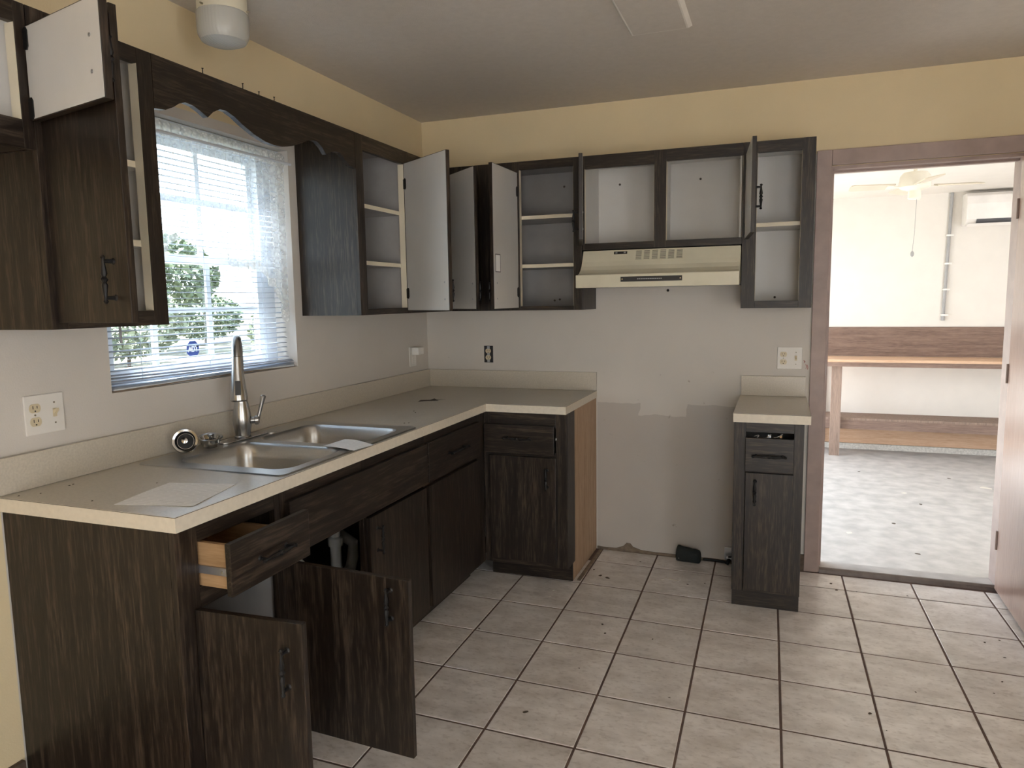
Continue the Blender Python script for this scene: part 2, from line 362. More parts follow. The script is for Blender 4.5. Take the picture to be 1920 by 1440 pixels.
# ================================================================== SETTING
H = 2.4626
X_R, Y_F = 4.25, -6.55
WY0, WY1, WZ0, WZ1 = -2.221, -1.267, 1.147, 2.073      # window opening
DX0, DX1, DZ1 = 2.205, 3.015, 2.045                      # rough doorway
GZ, GY = -0.10, 3.919                                  # garage floor level and far wall
floor = struct('floor', box(-.16, X_R, Y_F-.12, .12, -.2, -.0018), 'grout', 'brown grout bed under the kitchen floor tiles', 'floor')
T0 = Vector((1.092, -.853, 0)); TU = Vector((.3115, -.005, 0)); TV = Vector((.0037, -.3277, 0))
def tile_mesh(name, fu0, fu1, fv0, fv1):
    g = .0041; me = bpy.data.meshes.new(name); vs = []
    lu, lv = TU.length, TV.length
    for inset, z in ((0, -.006), (0, -.0012), (.0016, 0)):
        for a, c in ((0,0),(1,0),(1,1),(0,1)):
            du = (fu0*lu+g+inset, fu1*lu-g-inset)[a]/lu; dv = (fv0*lv+g+inset, fv1*lv-g-inset)[c]/lv
            p = TU*du + TV*dv; vs.append((p.x, p.y, z))
    fs = [(8,11,10,9)] + [(r*4+k, r*4+(k+1) % 4, r*4+4+(k+1) % 4, r*4+4+k) for r in (0, 1) for k in range(4)]
    me.from_pydata(vs, [], fs); b = bmesh.new(); b.from_mesh(me); bmesh.ops.recalc_face_normals(b, faces=b.faces)
    for f_ in b.faces:
        if abs(f_.normal.z) > .9 and f_.normal.z < 0:
            bmesh.ops.reverse_faces(b, faces=b.faces); break
    b.to_mesh(me); b.free(); me.materials.append(MATS['floor_tile']); return me
full = tile_mesh('tile', 0, 1, 0, 1); cut = tile_mesh('tile_cut', 0, 1, .41, 1)
for j in range(-3, 17):
    for i in range(-2, 10):
        p = T0 + TU*i + TV*j
        if p.x + .3 > X_R or p.y - .34 < Y_F or p.x < .4: continue
        if j == -3 and p.x + .15 < 1.0: continue
        o = bpy.data.objects.new('tile', cut if j == -3 else full); COL.objects.link(o); o.parent = floor
        o.location = (p.x, p.y, random.uniform(-.0005, .0004)); o.rotation_euler = (random.uniform(-.0015, .0015), random.uniform(-.0015, .0015), random.uniform(-.002, .002))

def wall_x(x0, x1, y0, y1, z0, z1, hole):
    ys = sorted({y0, y1, hole[0], hole[1]}); zs = sorted({z0, z1, hole[2], hole[3]})
    return MB().grid([x0, x1], ys, zs, lambda i, j, k: not (ys[j] >= hole[0]-1e-6 and ys[j+1] <= hole[1]+1e-6 and zs[k] >= hole[2]-1e-6 and zs[k+1] <= hole[3]+1e-6))
def wall_y(x0, x1, y0, y1, z0, z1, hole):
    xs = sorted({x0, x1, hole[0], hole[1]}); zs = sorted({z0, z1, hole[2], hole[3]})
    return MB().grid(xs, [y0, y1], zs, lambda i, j, k: not (xs[i] >= hole[0]-1e-6 and xs[i+1] <= hole[1]+1e-6 and zs[k] >= hole[2]-1e-6 and zs[k+1] <= hole[3]+1e-6))
wall_left = struct('wall_left', wall_x(-.16, 0, Y_F-.12, 0, -.0035, H, (WY0, WY1, WZ0, WZ1)), 'paint_left', 'off-white wall with the window, yellow above the wall cabinets', 'wall')
wall_back = struct('wall_back', wall_y(-.16, X_R+.12, 0, .12, -.0035, H, (DX0, DX1, -.0035, DZ1)), 'paint_back', 'scuffed off-white back wall with the open doorway, yellow at the top', 'wall')
struct('wall_right', wall_x(X_R, X_R+.12, Y_F-.12, 0, -.0035, H, (-5.5, -4.15, -.0035, 2.1)), 'paint_yellow', 'plain yellow kitchen wall right of the open door, out of view', 'wall')
struct('wall_rear', wall_y(0, X_R, Y_F-.12, Y_F, -.0035, H, (2.1, 3.35, -.0035, 2.1)), 'paint_yellow', 'kitchen wall with patio opening behind the viewer', 'wall')
struct('ceiling', box(-.16, X_R+.12, Y_F-.12, .12, H, H+.14), 'ceiling_paint', 'matt beige textured kitchen ceiling', 'ceiling')
struct('floor_garage', box(.9, 5.6, .121, GY+.12, -.25, GZ), 'concrete', 'pale dusty concrete floor beyond the doorway', 'floor')
struct('wall_garage_back', box(.9, 5.6, GY, GY+.12, GZ, 2.9), 'garage_wall', 'bright white wall above the workbench beyond the doorway', 'wall')
struct('wall_garage_left', wall_x(1.13, 1.25, .1205, GY, GZ, 2.35, (.30, 3.80, GZ, 2.0)), 'garage_wall', 'garage side wall with the open vehicle doorway, out of view', 'wall')
struct('wall_garage_right', box(5.6, 5.72, .121, GY+.12, GZ, 2.35), 'garage_wall', 'garage end wall hidden beyond the doorway', 'wall')
struct('ceiling_garage', box(.90, 5.72, .121, GY, 2.35, 2.5), 'garage_wall', 'white ceiling of the bright room beyond the doorway', 'ceiling')
struct('baseboard_left', box(.0, .016, -4.9, -2.612, -.003, .145), 'base_brown', 'dark brown baseboard at the foot of the left wall', 'baseboard')
struct('baseboard_back', box(2.112, 2.15, -.014, 0, -.003, .085), 'base_brown', 'short dark baseboard piece beside the narrow base cabinet', 'baseboard')
struct('sun_blocker', box(-.42, -.162, Y_F-.12, -.05, 2.52, 2.60), 'brick_ext', 'roof overhang added to keep sun off the kitchen window, out of view', 'blocker')  # unseen overhang, added to block sun at the window
struct('ground', MB().grid([-90, -.30, .88], [-60, .13, 60], [-.32, -.28], lambda i, j, k: i == 0 or j == 1), 'dry_grass', 'dry tan grass ground outside the window', 'ground')
struct('ground_patio', MB().grid([-.29, 4.38, 60], [-60, Y_F-.13, -.5], [-.32, -.20], lambda i, j, k: i == 1 or j == 0), 'concrete', 'pale patio ground behind the viewer', 'ground')

# door casing
tr = thing('trim_1', 'brown painted casing around the open doorway', 'trim', (DX0, 0, 0), kind='structure')
def lp(x0,x1,y0,y1,z0,z1,o): return box(x0-o[0],x1-o[0],y0-o[1],y1-o[1],z0-o[2],z1-o[2])
O = (DX0,0,0)
build('casing_board', lp(2.148, 2.216, -.016, 0, 0, 2.122, O), 'trim_brown', tr, bevel=.003)
build('casing_board', lp(2.216, 3.10, -.016, 0, 2.048, 2.122, O), 'trim_brown', tr, bevel=.003)
build('casing_board', lp(3.016, 3.10, -.016, 0, 0, 2.048, O), 'trim_brown', tr, bevel=.003)
build('jamb', lp(2.205, 2.221, -.004, .124, 0, 2.045, O), 'trim_brown', tr)
build('jamb', lp(3.004, 3.015, -.004, .124, 0, 2.045, O), 'trim_brown', tr)
build('jamb', lp(2.221, 3.004, -.004, .124, 2.030, 2.045, O), 'trim_brown', tr)
build('stop_strip', lp(2.221, 2.231, .05, .085, 0, 2.03, O), 'trim_brown', tr)
build('stop_strip', lp(2.231, 3.004, .05, .085, 2.02, 2.03, O), 'trim_brown', tr)
build('strike_plate', lp(2.2211, 2.2225, .008, .034, 1.02, 1.08, O), 'zinc', tr)
th = struct('trim_2', MB().prism([(-.012, -.003), (-.008, .016), (.006, .022), (.016, .022), (.022, .016), (.022, -.003)], 'x', 2.2212, 3.0038), 'threshold_metal', 'dark metal threshold strip across the doorway', 'threshold')
struct('floor_doorway', box(2.2215, 3.0035, .0225, .1205, -.0034, .017), 'concrete', 'pale concrete sill in the doorway behind the metal strip', 'floor')
# open door
dr = thing('door_1', 'glossy reddish brown door swung open at the right edge', 'door', (2.998, -.006, .0), math.radians(-91.5), kind='structure')
build('slab', box(0, .765, .0, .035, .012, 2.025), 'door_wood', dr, bevel=.002)
for z in (.25, 1.05, 1.8): build('hinge', MB().lathe([(.006, -.045), (.006, .045)], (-.001, -.003, z), 10), 'trim_brown', dr)
kn = build('knob', MB().lathe([(.026, 0), (.026, -.008), (.011, -.012), (.011, -.035), (.026, -.045), (.029, -.058), (.022, -.068), (.008, -.071)], (.70, 0, .95), 20, 'y'), 'brass_screw', dr)

# window
win = thing('window_1', 'white double hung window with grid bars over the sink', 'window', (-.14, -1.744, WZ0), kind='structure')
O = (-.14, -1.744, WZ0)
ys = [WY0, WY0+.085, -1.345, WY1]; zs = [WZ0, WZ0+.03, 2.045, WZ1]
build('frame', MB().grid([-.16-O[0], -.105-O[0]], [y-O[1] for y in ys], [z-O[2] for z in zs], lambda i,j,k: not (j == 1 and k == 1)), 'window_vinyl', win)
def sash(x, z0, z1, ymun, zm):
    y0, y1 = WY0+.086, -1.346
    yy = [y0, y0+.022, y1-.028, y1]; zz = [z0, z0+.032, z1-.032, z1]
    s_ = build('sash', MB().grid([x-.014-O[0], x+.014-O[0]], [y-O[1] for y in yy], [z-O[2] for z in zz], lambda i,j,k: not (j == 1 and k == 1)), 'window_vinyl', win)
    for ym in ymun: build('muntin', lp(x-.004, x+.006, ym-.011, ym+.011, zz[1], zz[2], O), 'window_vinyl', s_)
    cols = [yy[1]] + list(ymun) + [yy[2]]; rows = [zz[1], zm, zz[2]]
    for a in range(3):
        build('muntin', lp(x-.004, x+.006, cols[a]+(.011 if a else 0), cols[a+1]-(.011 if a < 2 else 0), zm-.010, zm+.010, O), 'window_vinyl', s_)
        for c in range(2): build('pane', lp(x-.0065, x-.0045, cols[a], cols[a+1], rows[c], rows[c+1], O), 'pane_glass', s_)
sash(-.150, 1.580, 2.044, (-1.90, -1.645), 1.82)
sash(-.121, 1.178, 1.612, (-1.925, -1.65), 1.405)
build('jamb_track', lp(-.150, -.106, -1.330, -1.300, WZ0+.03, 2.045, O), 'window_vinyl', win)
build('sill_crumbs', MB().prism([(WY0-O[1], .0), (-1.9-O[1], .004), (-1.5-O[1], .003), (WY1-O[1], .0), (WY1-O[1], .001), (-1.6-O[1], .010), (-1.95-O[1], .007), (WY0-O[1], .006)], 'x', .118, .138), 'mortar_crumb', win)

# ================================================================== CABINETS
def handle(parent, c, length, vertical, out=-1, yface=-.018):
    """wrought iron spindle pull standing off a front (local coords: front looks to -y)"""
    d = Vector((0,0,1)) if vertical else Vector((1,0,0)); c = Vector((c[0], 0, c[1]))
    yb = yface - .024
    prof = [(-.5,.0035),(-.46,.0065),(-.42,.0035),(-.30,.0045),(-.12,.0075),(-.06,.0045),(0,.0085),(.06,.0045),(.12,.0075),(.30,.0045),(.42,.0035),(.46,.0065),(.5,.0035)]
    mb = MB().tube([c + d*length*t + Vector((0, yb, 0)) for t, r in prof], [r for t, r in prof], 8)
    for s_ in (-.38, .38):
        p = c + d*length*s_; mb.tube([p + Vector((0, yface+.0003, 0)), p + Vector((0, yface-.003, 0)), p + Vector((0, yb, 0))], [.009, .005, .004], 8)
    return build('handle', mb, 'iron', parent)
def door(parent, hinge, w, h, angle, side, hd=None, grain='wood_v', liner='melamine', hinges=(.12,), screws=True, loc_y=0.0, label=None):
    """hinge: local (x, z bottom) on its cabinet; side 'L' or 'R'; angle in degrees open"""
    t = .018; x0, x1 = (0, w) if side == 'L' else (-w, 0)
    d = build('door', box(x0, x1, -t, 0, 0, h), grain, parent, (hinge[0], -.0008+loc_y, hinge[1]), math.radians(-angle if side == 'L' else angle), bevel=.002)
    if label: d['label'] = label
    if liner: build('liner', box(x0+.003, x1-.003, -.0002, .0007, .003, h-.003), liner, d)
    s_ = 1 if side == 'L' else -1
    if angle > 5:
        for z in (h*.12, h*.86): build('hinge', MB().prism([(s_*-.012, z-.02), (s_*.014, z-.026), (s_*.02, z-.018), (s_*.02, z+.018), (s_*.014, z+.026), (s_*-.012, z+.02)], 'y', .0008, .0035), 'iron', d)
    if hd:
        vx, vz, vert, L = hd; handle(d, (vx, vz), L, vert)
        if angle > 5:
            dd = Vector((0, 0, L*.38)) if vert else Vector((L*.38, 0, 0))
            for q in (-1, 1): build('screw', MB().lathe([(.0045, 0), (.0045, .0012), (.002, .002)], (vx+dd.x*q, .0007, vz+dd.z*q), 10, 'y'), 'zinc', d)
    return d
def frame_boards(c, Wd, z0, z1, opens, ff=.019, grain='wood_v'):
    """stiles and rails of a face frame round a row of openings [(u0,u1,v0,v1)]"""
    o = sorted(opens); edges = [0.0]
    for a in o: edges += [a[0], a[1]]
    edges.append(Wd)
    for k in range(0, len(edges), 2):
        if edges[k+1]-edges[k] > .002: build('stile', box(edges[k], edges[k+1], 0, ff, z0, z1), grain, c, bevel=.0012)
    for u0, u1, v0, v1 in o:
        if v0-z0 > .004: build('rail', box(u0, u1, .0003, ff, z0, v0), 'wood_h', c, bevel=.0012)
        if z1-v1 > .004: build('rail', box(u0, u1, .0003, ff, v1, z1), 'wood_h', c, bevel=.0012)
        build('edge_strip', box(u0+.0001, u0+.0010, .0015, ff+.012, v0, v1), 'shelf_edge', c); build('edge_strip', box(u1-.0010, u1-.0001, .0015, ff+.012, v0, v1), 'shelf_edge', c)
def wall_cabinet(name, label, loc, rotz, Wd, D, z0, z1, opens, shelves=(), group='wall cabinets', partitions=(), veneer=('wood_v', 'wood_v'), liner='melamine'):
    c = thing(name, label, 'cabinet', loc, rotz, group); z0 -= loc[2]; z1 -= loc[2]
    op = [(a, b, v0-loc[2], v1-loc[2]) for a, b, v0, v1 in opens]
    frame_boards(c, Wd, z0, z1, op)
    for k, (a, b) in enumerate(((0, .014), (Wd-.014, Wd))):
        s_ = build('side_panel', box(a+(0 if k == 0 else .008), b-(.008 if k == 0 else 0), .0192, D, z0, z1), veneer[k], c)
        build('liner', box(a+(.006 if k == 0 else 0), b-(0 if k == 0 else .006), .0192, D-.004, z0+.016, z1-.02), liner, s_)
    build('bottom_panel', box(.014, Wd-.014, .0192, D, z0, z0+.012), 'wood_v', c)
    v0 = min(o[2] for o in op)
    build('floor_panel', box(.014, Wd-.014, .0192, D-.004, z0+.012, max(z0+.016, v0-.002)), liner, c)
    build('top_panel', box(.014, Wd-.014, .0192, D, z1-.02, z1-.004), liner, c)
    build('back_panel', box(.014, Wd-.014, D-.004, D, z0+.012, z1-.02), liner, c)
    for u in partitions: build('partition', box(u-.008, u+.008, .0192, D-.0045, max(z0+.016, v0-.002), z1-.02), liner, c)
    for (u0, u1, zz) in shelves:
        s_ = build('shelf', box(u0, u1, .032, D-.005, zz-.018-loc[2], zz-loc[2]), liner, c)
        build('edge_strip', box(u0, u1, .0302, .0318, zz-.018-loc[2], zz-loc[2]), 'shelf_edge', s_)
    return c
R90 = math.radians(90)
UF, UT, UB = .305, 2.134, 1.368
# far-left short cabinet and tall cabinet
c0 = wall_cabinet('wall_cabinet', 'short open wall cabinet at the upper left corner of the view', (UF, -3.40, 1.80), R90, .763, .303, 1.80, UT, [(.05, .735, 1.866, 2.085)])
door(c0, (.757, .066), .335, .215, 77, 'R', (-.29, .10, True, .10), hinges=(.1,))
c1 = wall_cabinet('wall_cabinet', 'dark tall wall cabinet left of the window with its door ajar', (UF, -2.635, UB), R90, .366, .303, UB, UT, [(.045, .315, 1.410, 2.092)], [(.014, .352, 1.83), (.014, .352, 1.61)])
door(c1, (.035, .017), .30, .70, 99, 'L', (.245, .10, True, .11))
# right of the window
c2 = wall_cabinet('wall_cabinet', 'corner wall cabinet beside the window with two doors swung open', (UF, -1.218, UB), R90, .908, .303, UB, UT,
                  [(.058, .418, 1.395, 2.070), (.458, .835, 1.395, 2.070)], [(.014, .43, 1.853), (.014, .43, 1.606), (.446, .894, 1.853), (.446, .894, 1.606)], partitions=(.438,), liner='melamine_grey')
door(c2, (.418, .012), .38, .695, 57, 'R', (-.345, .09, True, .10))
door(c2, (.845, .012), .36, .695, 50, 'R', (-.325, .09, True, .10))
# back wall
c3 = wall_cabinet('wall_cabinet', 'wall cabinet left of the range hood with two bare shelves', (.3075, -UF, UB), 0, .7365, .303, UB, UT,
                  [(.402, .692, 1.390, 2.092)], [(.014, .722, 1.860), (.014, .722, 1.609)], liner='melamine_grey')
d3 = door(c3, (.392, .012), .325, .70, 92, 'L', (.285, .09, True, .10))
lb = build('paper_label', box(.245, .30, .0008, .0014, .185, .265), 'printed_paper', d3); lb['label'] = 'small printed paper label with a dark border'
build('label_border', MB().grid([.241, .2465, .2985, .304], [.0008, .0013], [.181, .1855, .2645, .269], lambda i,j,k: not (i == 1 and k == 1)), 'black_plastic', d3)
c4 = wall_cabinet('wall_cabinet', 'short wall cabinet above the range hood with two open compartments', (1.0465, -UF, 1.6685), 0, .773, .303, 1.6685, UT,
                  [(.012, .361, 1.702, 2.070), (.419, .773-.0, 1.702, 2.078)], partitions=(.39,))
door(c4, (.0, .024), .378, .385, 75, 'L', (.33, .09, True, .10))
door(c4, (.785, .022), .385, .392, 96, 'R', (-.345, .15, True, .105))
c5 = wall_cabinet('wall_cabinet', 'narrow doorless wall cabinet beside the doorway with one shelf', (1.8205, -UF, UB), 0, .3115, .303, UB, UT,
                  [(.062, .255, 1.402, 2.082)], [(.014, .297, 1.766)])
for c, pts in ((c4, [(.13, .36), (.55, .36), (.55, .045)]), (c3, [(.56, .67), (.50, .05), (.53, .055), (.62, .15)]), (c2, [(.09, .66), (.09, .05)]), (c5, [(.15, .05)])):
    for u, z in pts: build('screw', MB().lathe([(.006, 0), (.006, -.0015), (.003, -.003)], (u, .2985, z), 10, 'y'), 'seam', c)

# valance board
vp = [(-2.2675,1.984),(-2.228,1.988),(-2.197,2.003),(-2.175,2.018),(-2.15,2.028),(-2.118,2.026),(-2.09,2.017),(-2.060,2.004),(-2.035,2.026),(-2.004,2.042),(-1.975,2.043),(-1.94,2.033),(-1.903,2.016),(-1.844,1.995),(-1.79,1.983),(-1.7445,1.980)]
vp += [(-3.489-y, z) for y, z in vp[-2::-1]]
va = thing('valance', 'dark scalloped wooden valance board across the top of the window', 'valance', (UF, -1.7445, 2.0))
build('board', MB().prism([(y+1.7445, z-2.0) for y, z in [(-2.2675, UT)] + vp + [(-1.2215, UT)]], 'x', -.019, 0), 'wood_y', va)
for y, h in ((-2.06, .016), (-1.88, .018), (-1.80, .012), (-1.72, .014)): build('nail', MB().tube([(-.01, y+1.7445, UT-2.0-.003), (-.01, y+1.7445+.001, UT-2.0+h), (-.01, y+1.7445+.001, UT-2.0+h+.003)], [.0015, .0015, .004], 8), 'iron', va)

# ---------------- base cabinets
BF, BT, BD = .61, .8725, .606
def base_cabinet(name, label, loc, rotz, Wd, opens_rows, side_v=('wood_v', 'wood_v'), toe=.085, shelf=None, group='base cabinets', liner='melamine'):
    """opens_rows: [(u0,u1,drawer(v0,v1) or None,door(v0,v1) or None)] columns, left to right"""
    c = thing(name, label, 'cabinet', loc, rotz, group)
    edges = [0.0]
    for a in opens_rows: edges += [a[0], a[1]]
    edges.append(Wd)
    for k in range(0, len(edges), 2):
        if edges[k+1]-edges[k] > .002: build('stile', box(edges[k], edges[k+1], 0, .019, .095, BT), 'wood_v', c, bevel=.0012)
    for u0, u1, dw, dd in opens_rows:
        cuts = [.095] + ([dd[0], dd[1]] if dd else []) + ([dw[0], dw[1]] if dw else []) + [BT]
        for k in range(0, len(cuts), 2):
            if cuts[k+1]-cuts[k] > .004: build('rail', box(u0, u1, .0003, .019, cuts[k], cuts[k+1]), 'wood_h', c, bevel=.0012)
    outline = lambda: [(.0195, .096), (toe+.012, .096), (toe+.012, 0), (BD, 0), (BD, BT), (.0195, BT)]
    for k, (a, b) in enumerate(((0, .008), (Wd-.008, Wd))):
        s_ = build('side_panel', MB().prism(outline(), 'x', a, b), side_v[k], c)
        build('liner', box(.0081 if k == 0 else Wd-.0121, .0121 if k == 0 else Wd-.0081, .0195, BD-.006, .118, .66), liner, s_)
    build('bottom_panel', box(.0085, Wd-.0085, .0195, BD-.006, .100, .116), liner, c)
    build('back_panel', box(.0085, Wd-.0085, BD-.005, BD, .02, BT), liner, c)
    build('toe_kick', box(0.0, Wd, toe, toe+.0115, .0, .095), 'wood_h', c)
    if shelf: build('shelf', box(.013, Wd-.013, .2, BD-.007, shelf-.016, shelf), 'melamine', c)
    return c
def drawer_front(c, u0, u1, v0, v1, hl=None, hz=None, y=0.0, bev=.006):
    d = build('drawer', box(0, u1-u0, -.018, 0, 0, v1-v0), 'wood_h', c, (u0, -.0008+y, v0), bevel=.002)
    if hl: handle(d, ((u1-u0)/2, (hz if hz else (v0+v1)/2)-v0), hl, False)
    return d
# end unit with pulled-out drawer and open door
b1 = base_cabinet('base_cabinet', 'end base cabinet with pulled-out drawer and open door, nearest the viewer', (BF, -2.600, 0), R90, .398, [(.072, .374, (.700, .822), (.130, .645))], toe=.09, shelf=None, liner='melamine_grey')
dw = drawer_front(b1, .066, .388, .690, .828, .14, .755, -.092)
build('drawer_side', box(.016, .028, .0005, .42, .012, .128), 'tan_ply', dw); build('drawer_side', box(.292, .304, .0005, .42, .012, .085), 'tan_ply', dw)
build('drawer_bottom', box(.0285, .2915, .0005, .42, .018, .024), 'tan_ply', dw); build('drawer_back', box(.0285, .2915, .408, .42, .0245, .12), 'tan_ply', dw)
build('slide', box(.0095, .0155, .002, .40, .048, .068), 'zinc', dw); build('slide', box(.3045, .3105, .002, .40, .048, .068), 'zinc', dw)
build('slide_rivet', MB().lathe([(.004, 0), (.004, -.002)], (.0095, .02, .058), 8, 'x'), 'chrome', dw)
door(b1, (.066, .120), .315, .53, 87, 'L', (.268, .41, True, .125))
# sink unit
b2 = base_cabinet('base_cabinet', 'wide base cabinet under the sink with one door open', (BF, -2.201, 0), R90, .940, [(.028, .452, None, (.130, .655)), (.476, .915, None, (.130, .655))], toe=.09, liner='wood_v')
drawer_front(b2, .022, .932, .662, .832)
door(b2, (.030, .118), .432, .532, 93, 'L', (.372, .455, True, .11))
door(b2, (.915, .118), .449, .532, 0, 'R', (-.40, .44, True, .11))
# corner unit of the left run
b3 = base_cabinet('base_cabinet', 'dark base cabinet in the inner corner of the left run', (BF, -1.260, 0), R90, .648, [(.012, .545, (.675, .825), (.130, .645))], toe=.09)
drawer_front(b3, .004, .552, .664, .834, .20, .752)
door(b3, (.540, .118), .536, .530, 0, 'R', None)
# back run unit
b4 = base_cabinet('base_cabinet', 'base cabinet on the back wall with a bare tan end panel', (.6105, -BF, 0), 0, .4345, [(.038, .378, (.678, .800), (.135, .648))], side_v=('wood_v', 'tan_board'), toe=.092)
drawer_front(b4, .008, .374, .668, .812, .15, .746)
door(b4, (.034, .122), .348, .532, 0, 'L', (.305, .43, True, .11))
build('end_strip', box(.4346, .4380, .0, .130, .096, BT), 'wood_v', b4)
build('bumper', box(.378, .383, -.002, 0, .742, .752), 'white_plastic', b4)
# narrow unit by the doorway
b5 = base_cabinet('base_cabinet', 'narrow base cabinet beside the doorway with broken drawer', (1.8195, -BF, 0), 0, .2900, [(.050, .250, (.690, .828), (.120, .640))], toe=.06)
drawer_front(b5, .049, .250, .655, .805, .145, .727)
door(b5, (.251, .110), .199, .538, 0, 'R', (-.158, .455, True, .12))
for k in range(3): build('loose_wire', MB().tube([(.085+.05*k+.02*math.sin(q+k), .004-.003*q, .808+.008*math.sin(q*1.4+k)+.004*k) for q in [i*.5 for i in range(6)]], .0016, 6), 'wire', b5)
build('bracket', box(.142, .154, .002, .012, .806, .818), 'zinc', b5)
build('bracket', box(.19, .20, .002, .012, .806, .816), 'tan_ply', b5)

# ---------------- worktops
X1, Y1, CT = 1.048, -2.6176, .914
ct = thing('countertop', 'cream laminate L-shaped countertop with sink cutout and low backsplash', 'countertop', (.3, -1.3, .874))
xs = [.0005, .105, .595, .635, X1]; ysg = [Y1, -2.172, -1.368, -.635, -.0005]
cellf = lambda i, j, k: (i <= 2 and not (i == 1 and j == 1)) or (i == 3 and j == 3)
def ctop(z0, z1, ins=0.0):
    X = [xs[0], xs[1], xs[2], xs[3]-ins, xs[4]-ins]; Y = [ysg[0]+ins, ysg[1], ysg[2], ysg[3]+ins, ysg[4]]
    return MB().grid([x-.3 for x in X], [y+1.3 for y in Y], [z0-.874, z1-.874], cellf)
build('core', ctop(.874, .9115), 'edge_band', ct)
build('seam_line', ctop(.9116, .9130, .0004), 'seam', ct)
build('laminate_sheet', ctop(.9131, .9140), 'laminate', ct)
O = (.3, -1.3, .874)
build('backsplash', lp(.0005, .020, Y1, -.0005, .9145, 1.016, O), 'laminate', ct, bevel=.001)
build('backsplash', lp(.0205, X1, -.020, -.0005, .9145, 1.016, O), 'laminate', ct, bevel=.001)
ct2 = thing('countertop', 'small cream countertop on the narrow cabinet by the doorway', 'countertop', (1.97, -.32, .874))
O = (1.97, -.32, .874); A, B = 1.815, 2.134
build('core', lp(A, B, -.635, -.0005, .874, .9115, O), 'edge_band', ct2)
build('seam_line', lp(A+.0004, B-.0004, -.6346, -.0005, .9116, .9130, O), 'seam', ct2)
build('laminate_sheet', lp(A, B, -.635, -.0005, .9131, .9140, O), 'laminate', ct2)
build('backsplash', lp(A+.004, B-.006, -.020, -.0005, .9145, 1.016, O), 'laminate', ct2, bevel=.001)

# ---------------- sink
def rrect(x0, x1, y0, y1, r, n=6):
    pts = []
    for cx, cy, a0 in ((x1-r, y1-r, 0), (x0+r, y1-r, 90), (x0+r, y0+r, 180), (x1-r, y0+r, 270)):
        for k in range(n+1):
            a = math.radians(a0+90*k/n); pts.append((cx+r*math.cos(a), cy+r*math.sin(a)))
    return pts
SO = (.34, -1.77, .914)
sk = thing('sink', 'stainless steel double bowl kitchen sink set into the counter', 'sink', SO)
BAS = [(.150, .588, -2.140, -1.800), (.150, .588, -1.752, -1.405)]
def deck():
    b = bmesh.new(); E = []
    def loop(pts, z):
        vs = [b.verts.new((x-SO[0], y-SO[1], z)) for x, y in pts]
        es = [b.edges.new((vs[i], vs[(i+1) % len(vs)])) for i in range(len(vs))]
        return vs, es
    lo, eo = loop(rrect(.058, .6225, -2.197, -1.343, .022), .0042); E += eo
    for q in BAS:
        _, e = loop(rrect(q[0], q[1], q[2], q[3], .062), .0042); E += e
    bmesh.ops.triangle_fill(b, edges=E, use_beauty=True, use_dissolve=False)
    vo = [b.verts.new((x-SO[0], y-SO[1], .0008)) for x, y in rrect(.054, .6265, -2.201, -1.339, .025)]
    n = len(lo)
    for i in range(n): b.faces.new((lo[i], lo[(i+1) % n], vo[(i+1) % n], vo[i]))
    me = bpy.data.meshes.new('deck'); bmesh.ops.recalc_face_normals(b, faces=b.faces); b.to_mesh(me); b.free()
    mb = MB(); mb.add([v.co for v in me.vertices], [tuple(p.vertices) for p in me.polygons]); bpy.data.meshes.remove(me); return mb
build('deck', deck(), 'steel', sk, smooth=True)
for q in BAS:
    mb = MB(); rings = []
    for ins, z, r in ((0, .0042, .062), (.004, .001, .060), (.008, -.006, .058), (.014, -.05, .058), (.022, -.13, .06), (.034, -.155, .065), (.055, -.168, .07), (.11, -.172, .06), (.165, -.174, .002)):
        rings.append([(x-SO[0], y-SO[1], z) for x, y in rrect(q[0]+ins, q[1]-ins, q[2]+ins, q[3]-ins, r)])
    n = len(rings[0]); vs = [v for R_ in rings for v in R_]
    fs = [(i*n+k, i*n+(k+1) % n, (i+1)*n+(k+1) % n, (i+1)*n+k) for i in range(len(rings)-1) for k in range(n)] + [tuple((len(rings)-1)*n+k for k in range(n))]
    mb.add(vs, fs); bs_ = build('basin', mb, 'steel', sk, smooth=True)
    build('drain', MB().lathe([(.045, -.174), (.045, -.1725), (.036, -.1722), (.03, -.176)], ((q[0]+q[1])/2-SO[0], (q[2]+q[3])/2-SO[1], 0), 24), 'chrome', bs_)
build('deck_cap', MB().lathe([(.021, .0043), (.021, .0065), (.012, .009)], (.118-SO[0], -1.615-SO[1], 0), 20), 'steel', sk)

# ---------------- faucet
FO = Vector((.100, -1.752, .9185))
fa = thing('faucet', 'brushed steel pull-down kitchen faucet behind the sink', 'faucet', FO)
build('escutcheon', MB().prism(rrect(-.028, .028, -.125, .125, .027), 'z', .0003, .006), 'brushed_nickel', fa, bevel=.0015)
build('body', MB().lathe([(.030, .0062), (.031, .010), (.0275, .014), (.029, .03), (.0335, .055), (.0345, .075), (.032, .10), (.0255, .135), (.0215, .155), (.0225, .158), (.0225, .163), (.019, .166)], seg=32), 'brushed_nickel', fa)
dv = Vector((.62, -.785, 0)).normalized()
path = []; rad = []
for k in range(5): path.append(Vector((0, 0, .16+.038*k))); rad.append(.0165)
for k in range(1, 13):
    a = math.pi*k/12*.97; path.append(dv*(.062-.062*math.cos(a)) + Vector((0, 0, .312+.066*math.sin(a)))); rad.append(.0165)
build('spout', MB().tube(path, rad, 18), 'brushed_nickel', fa)
e0 = path[-1]; hd = Vector((dv.x*.09, dv.y*.09, -1)).normalized()
hp = [0, .012, .03, .075, .12, .148, .155, .160]; hr = [.0168, .0175, .0185, .0225, .0275, .0305, .0305, .025]
hdo = build('spray_head', MB().tube([e0 + hd*t for t in hp], hr, 24), 'brushed_nickel', fa)
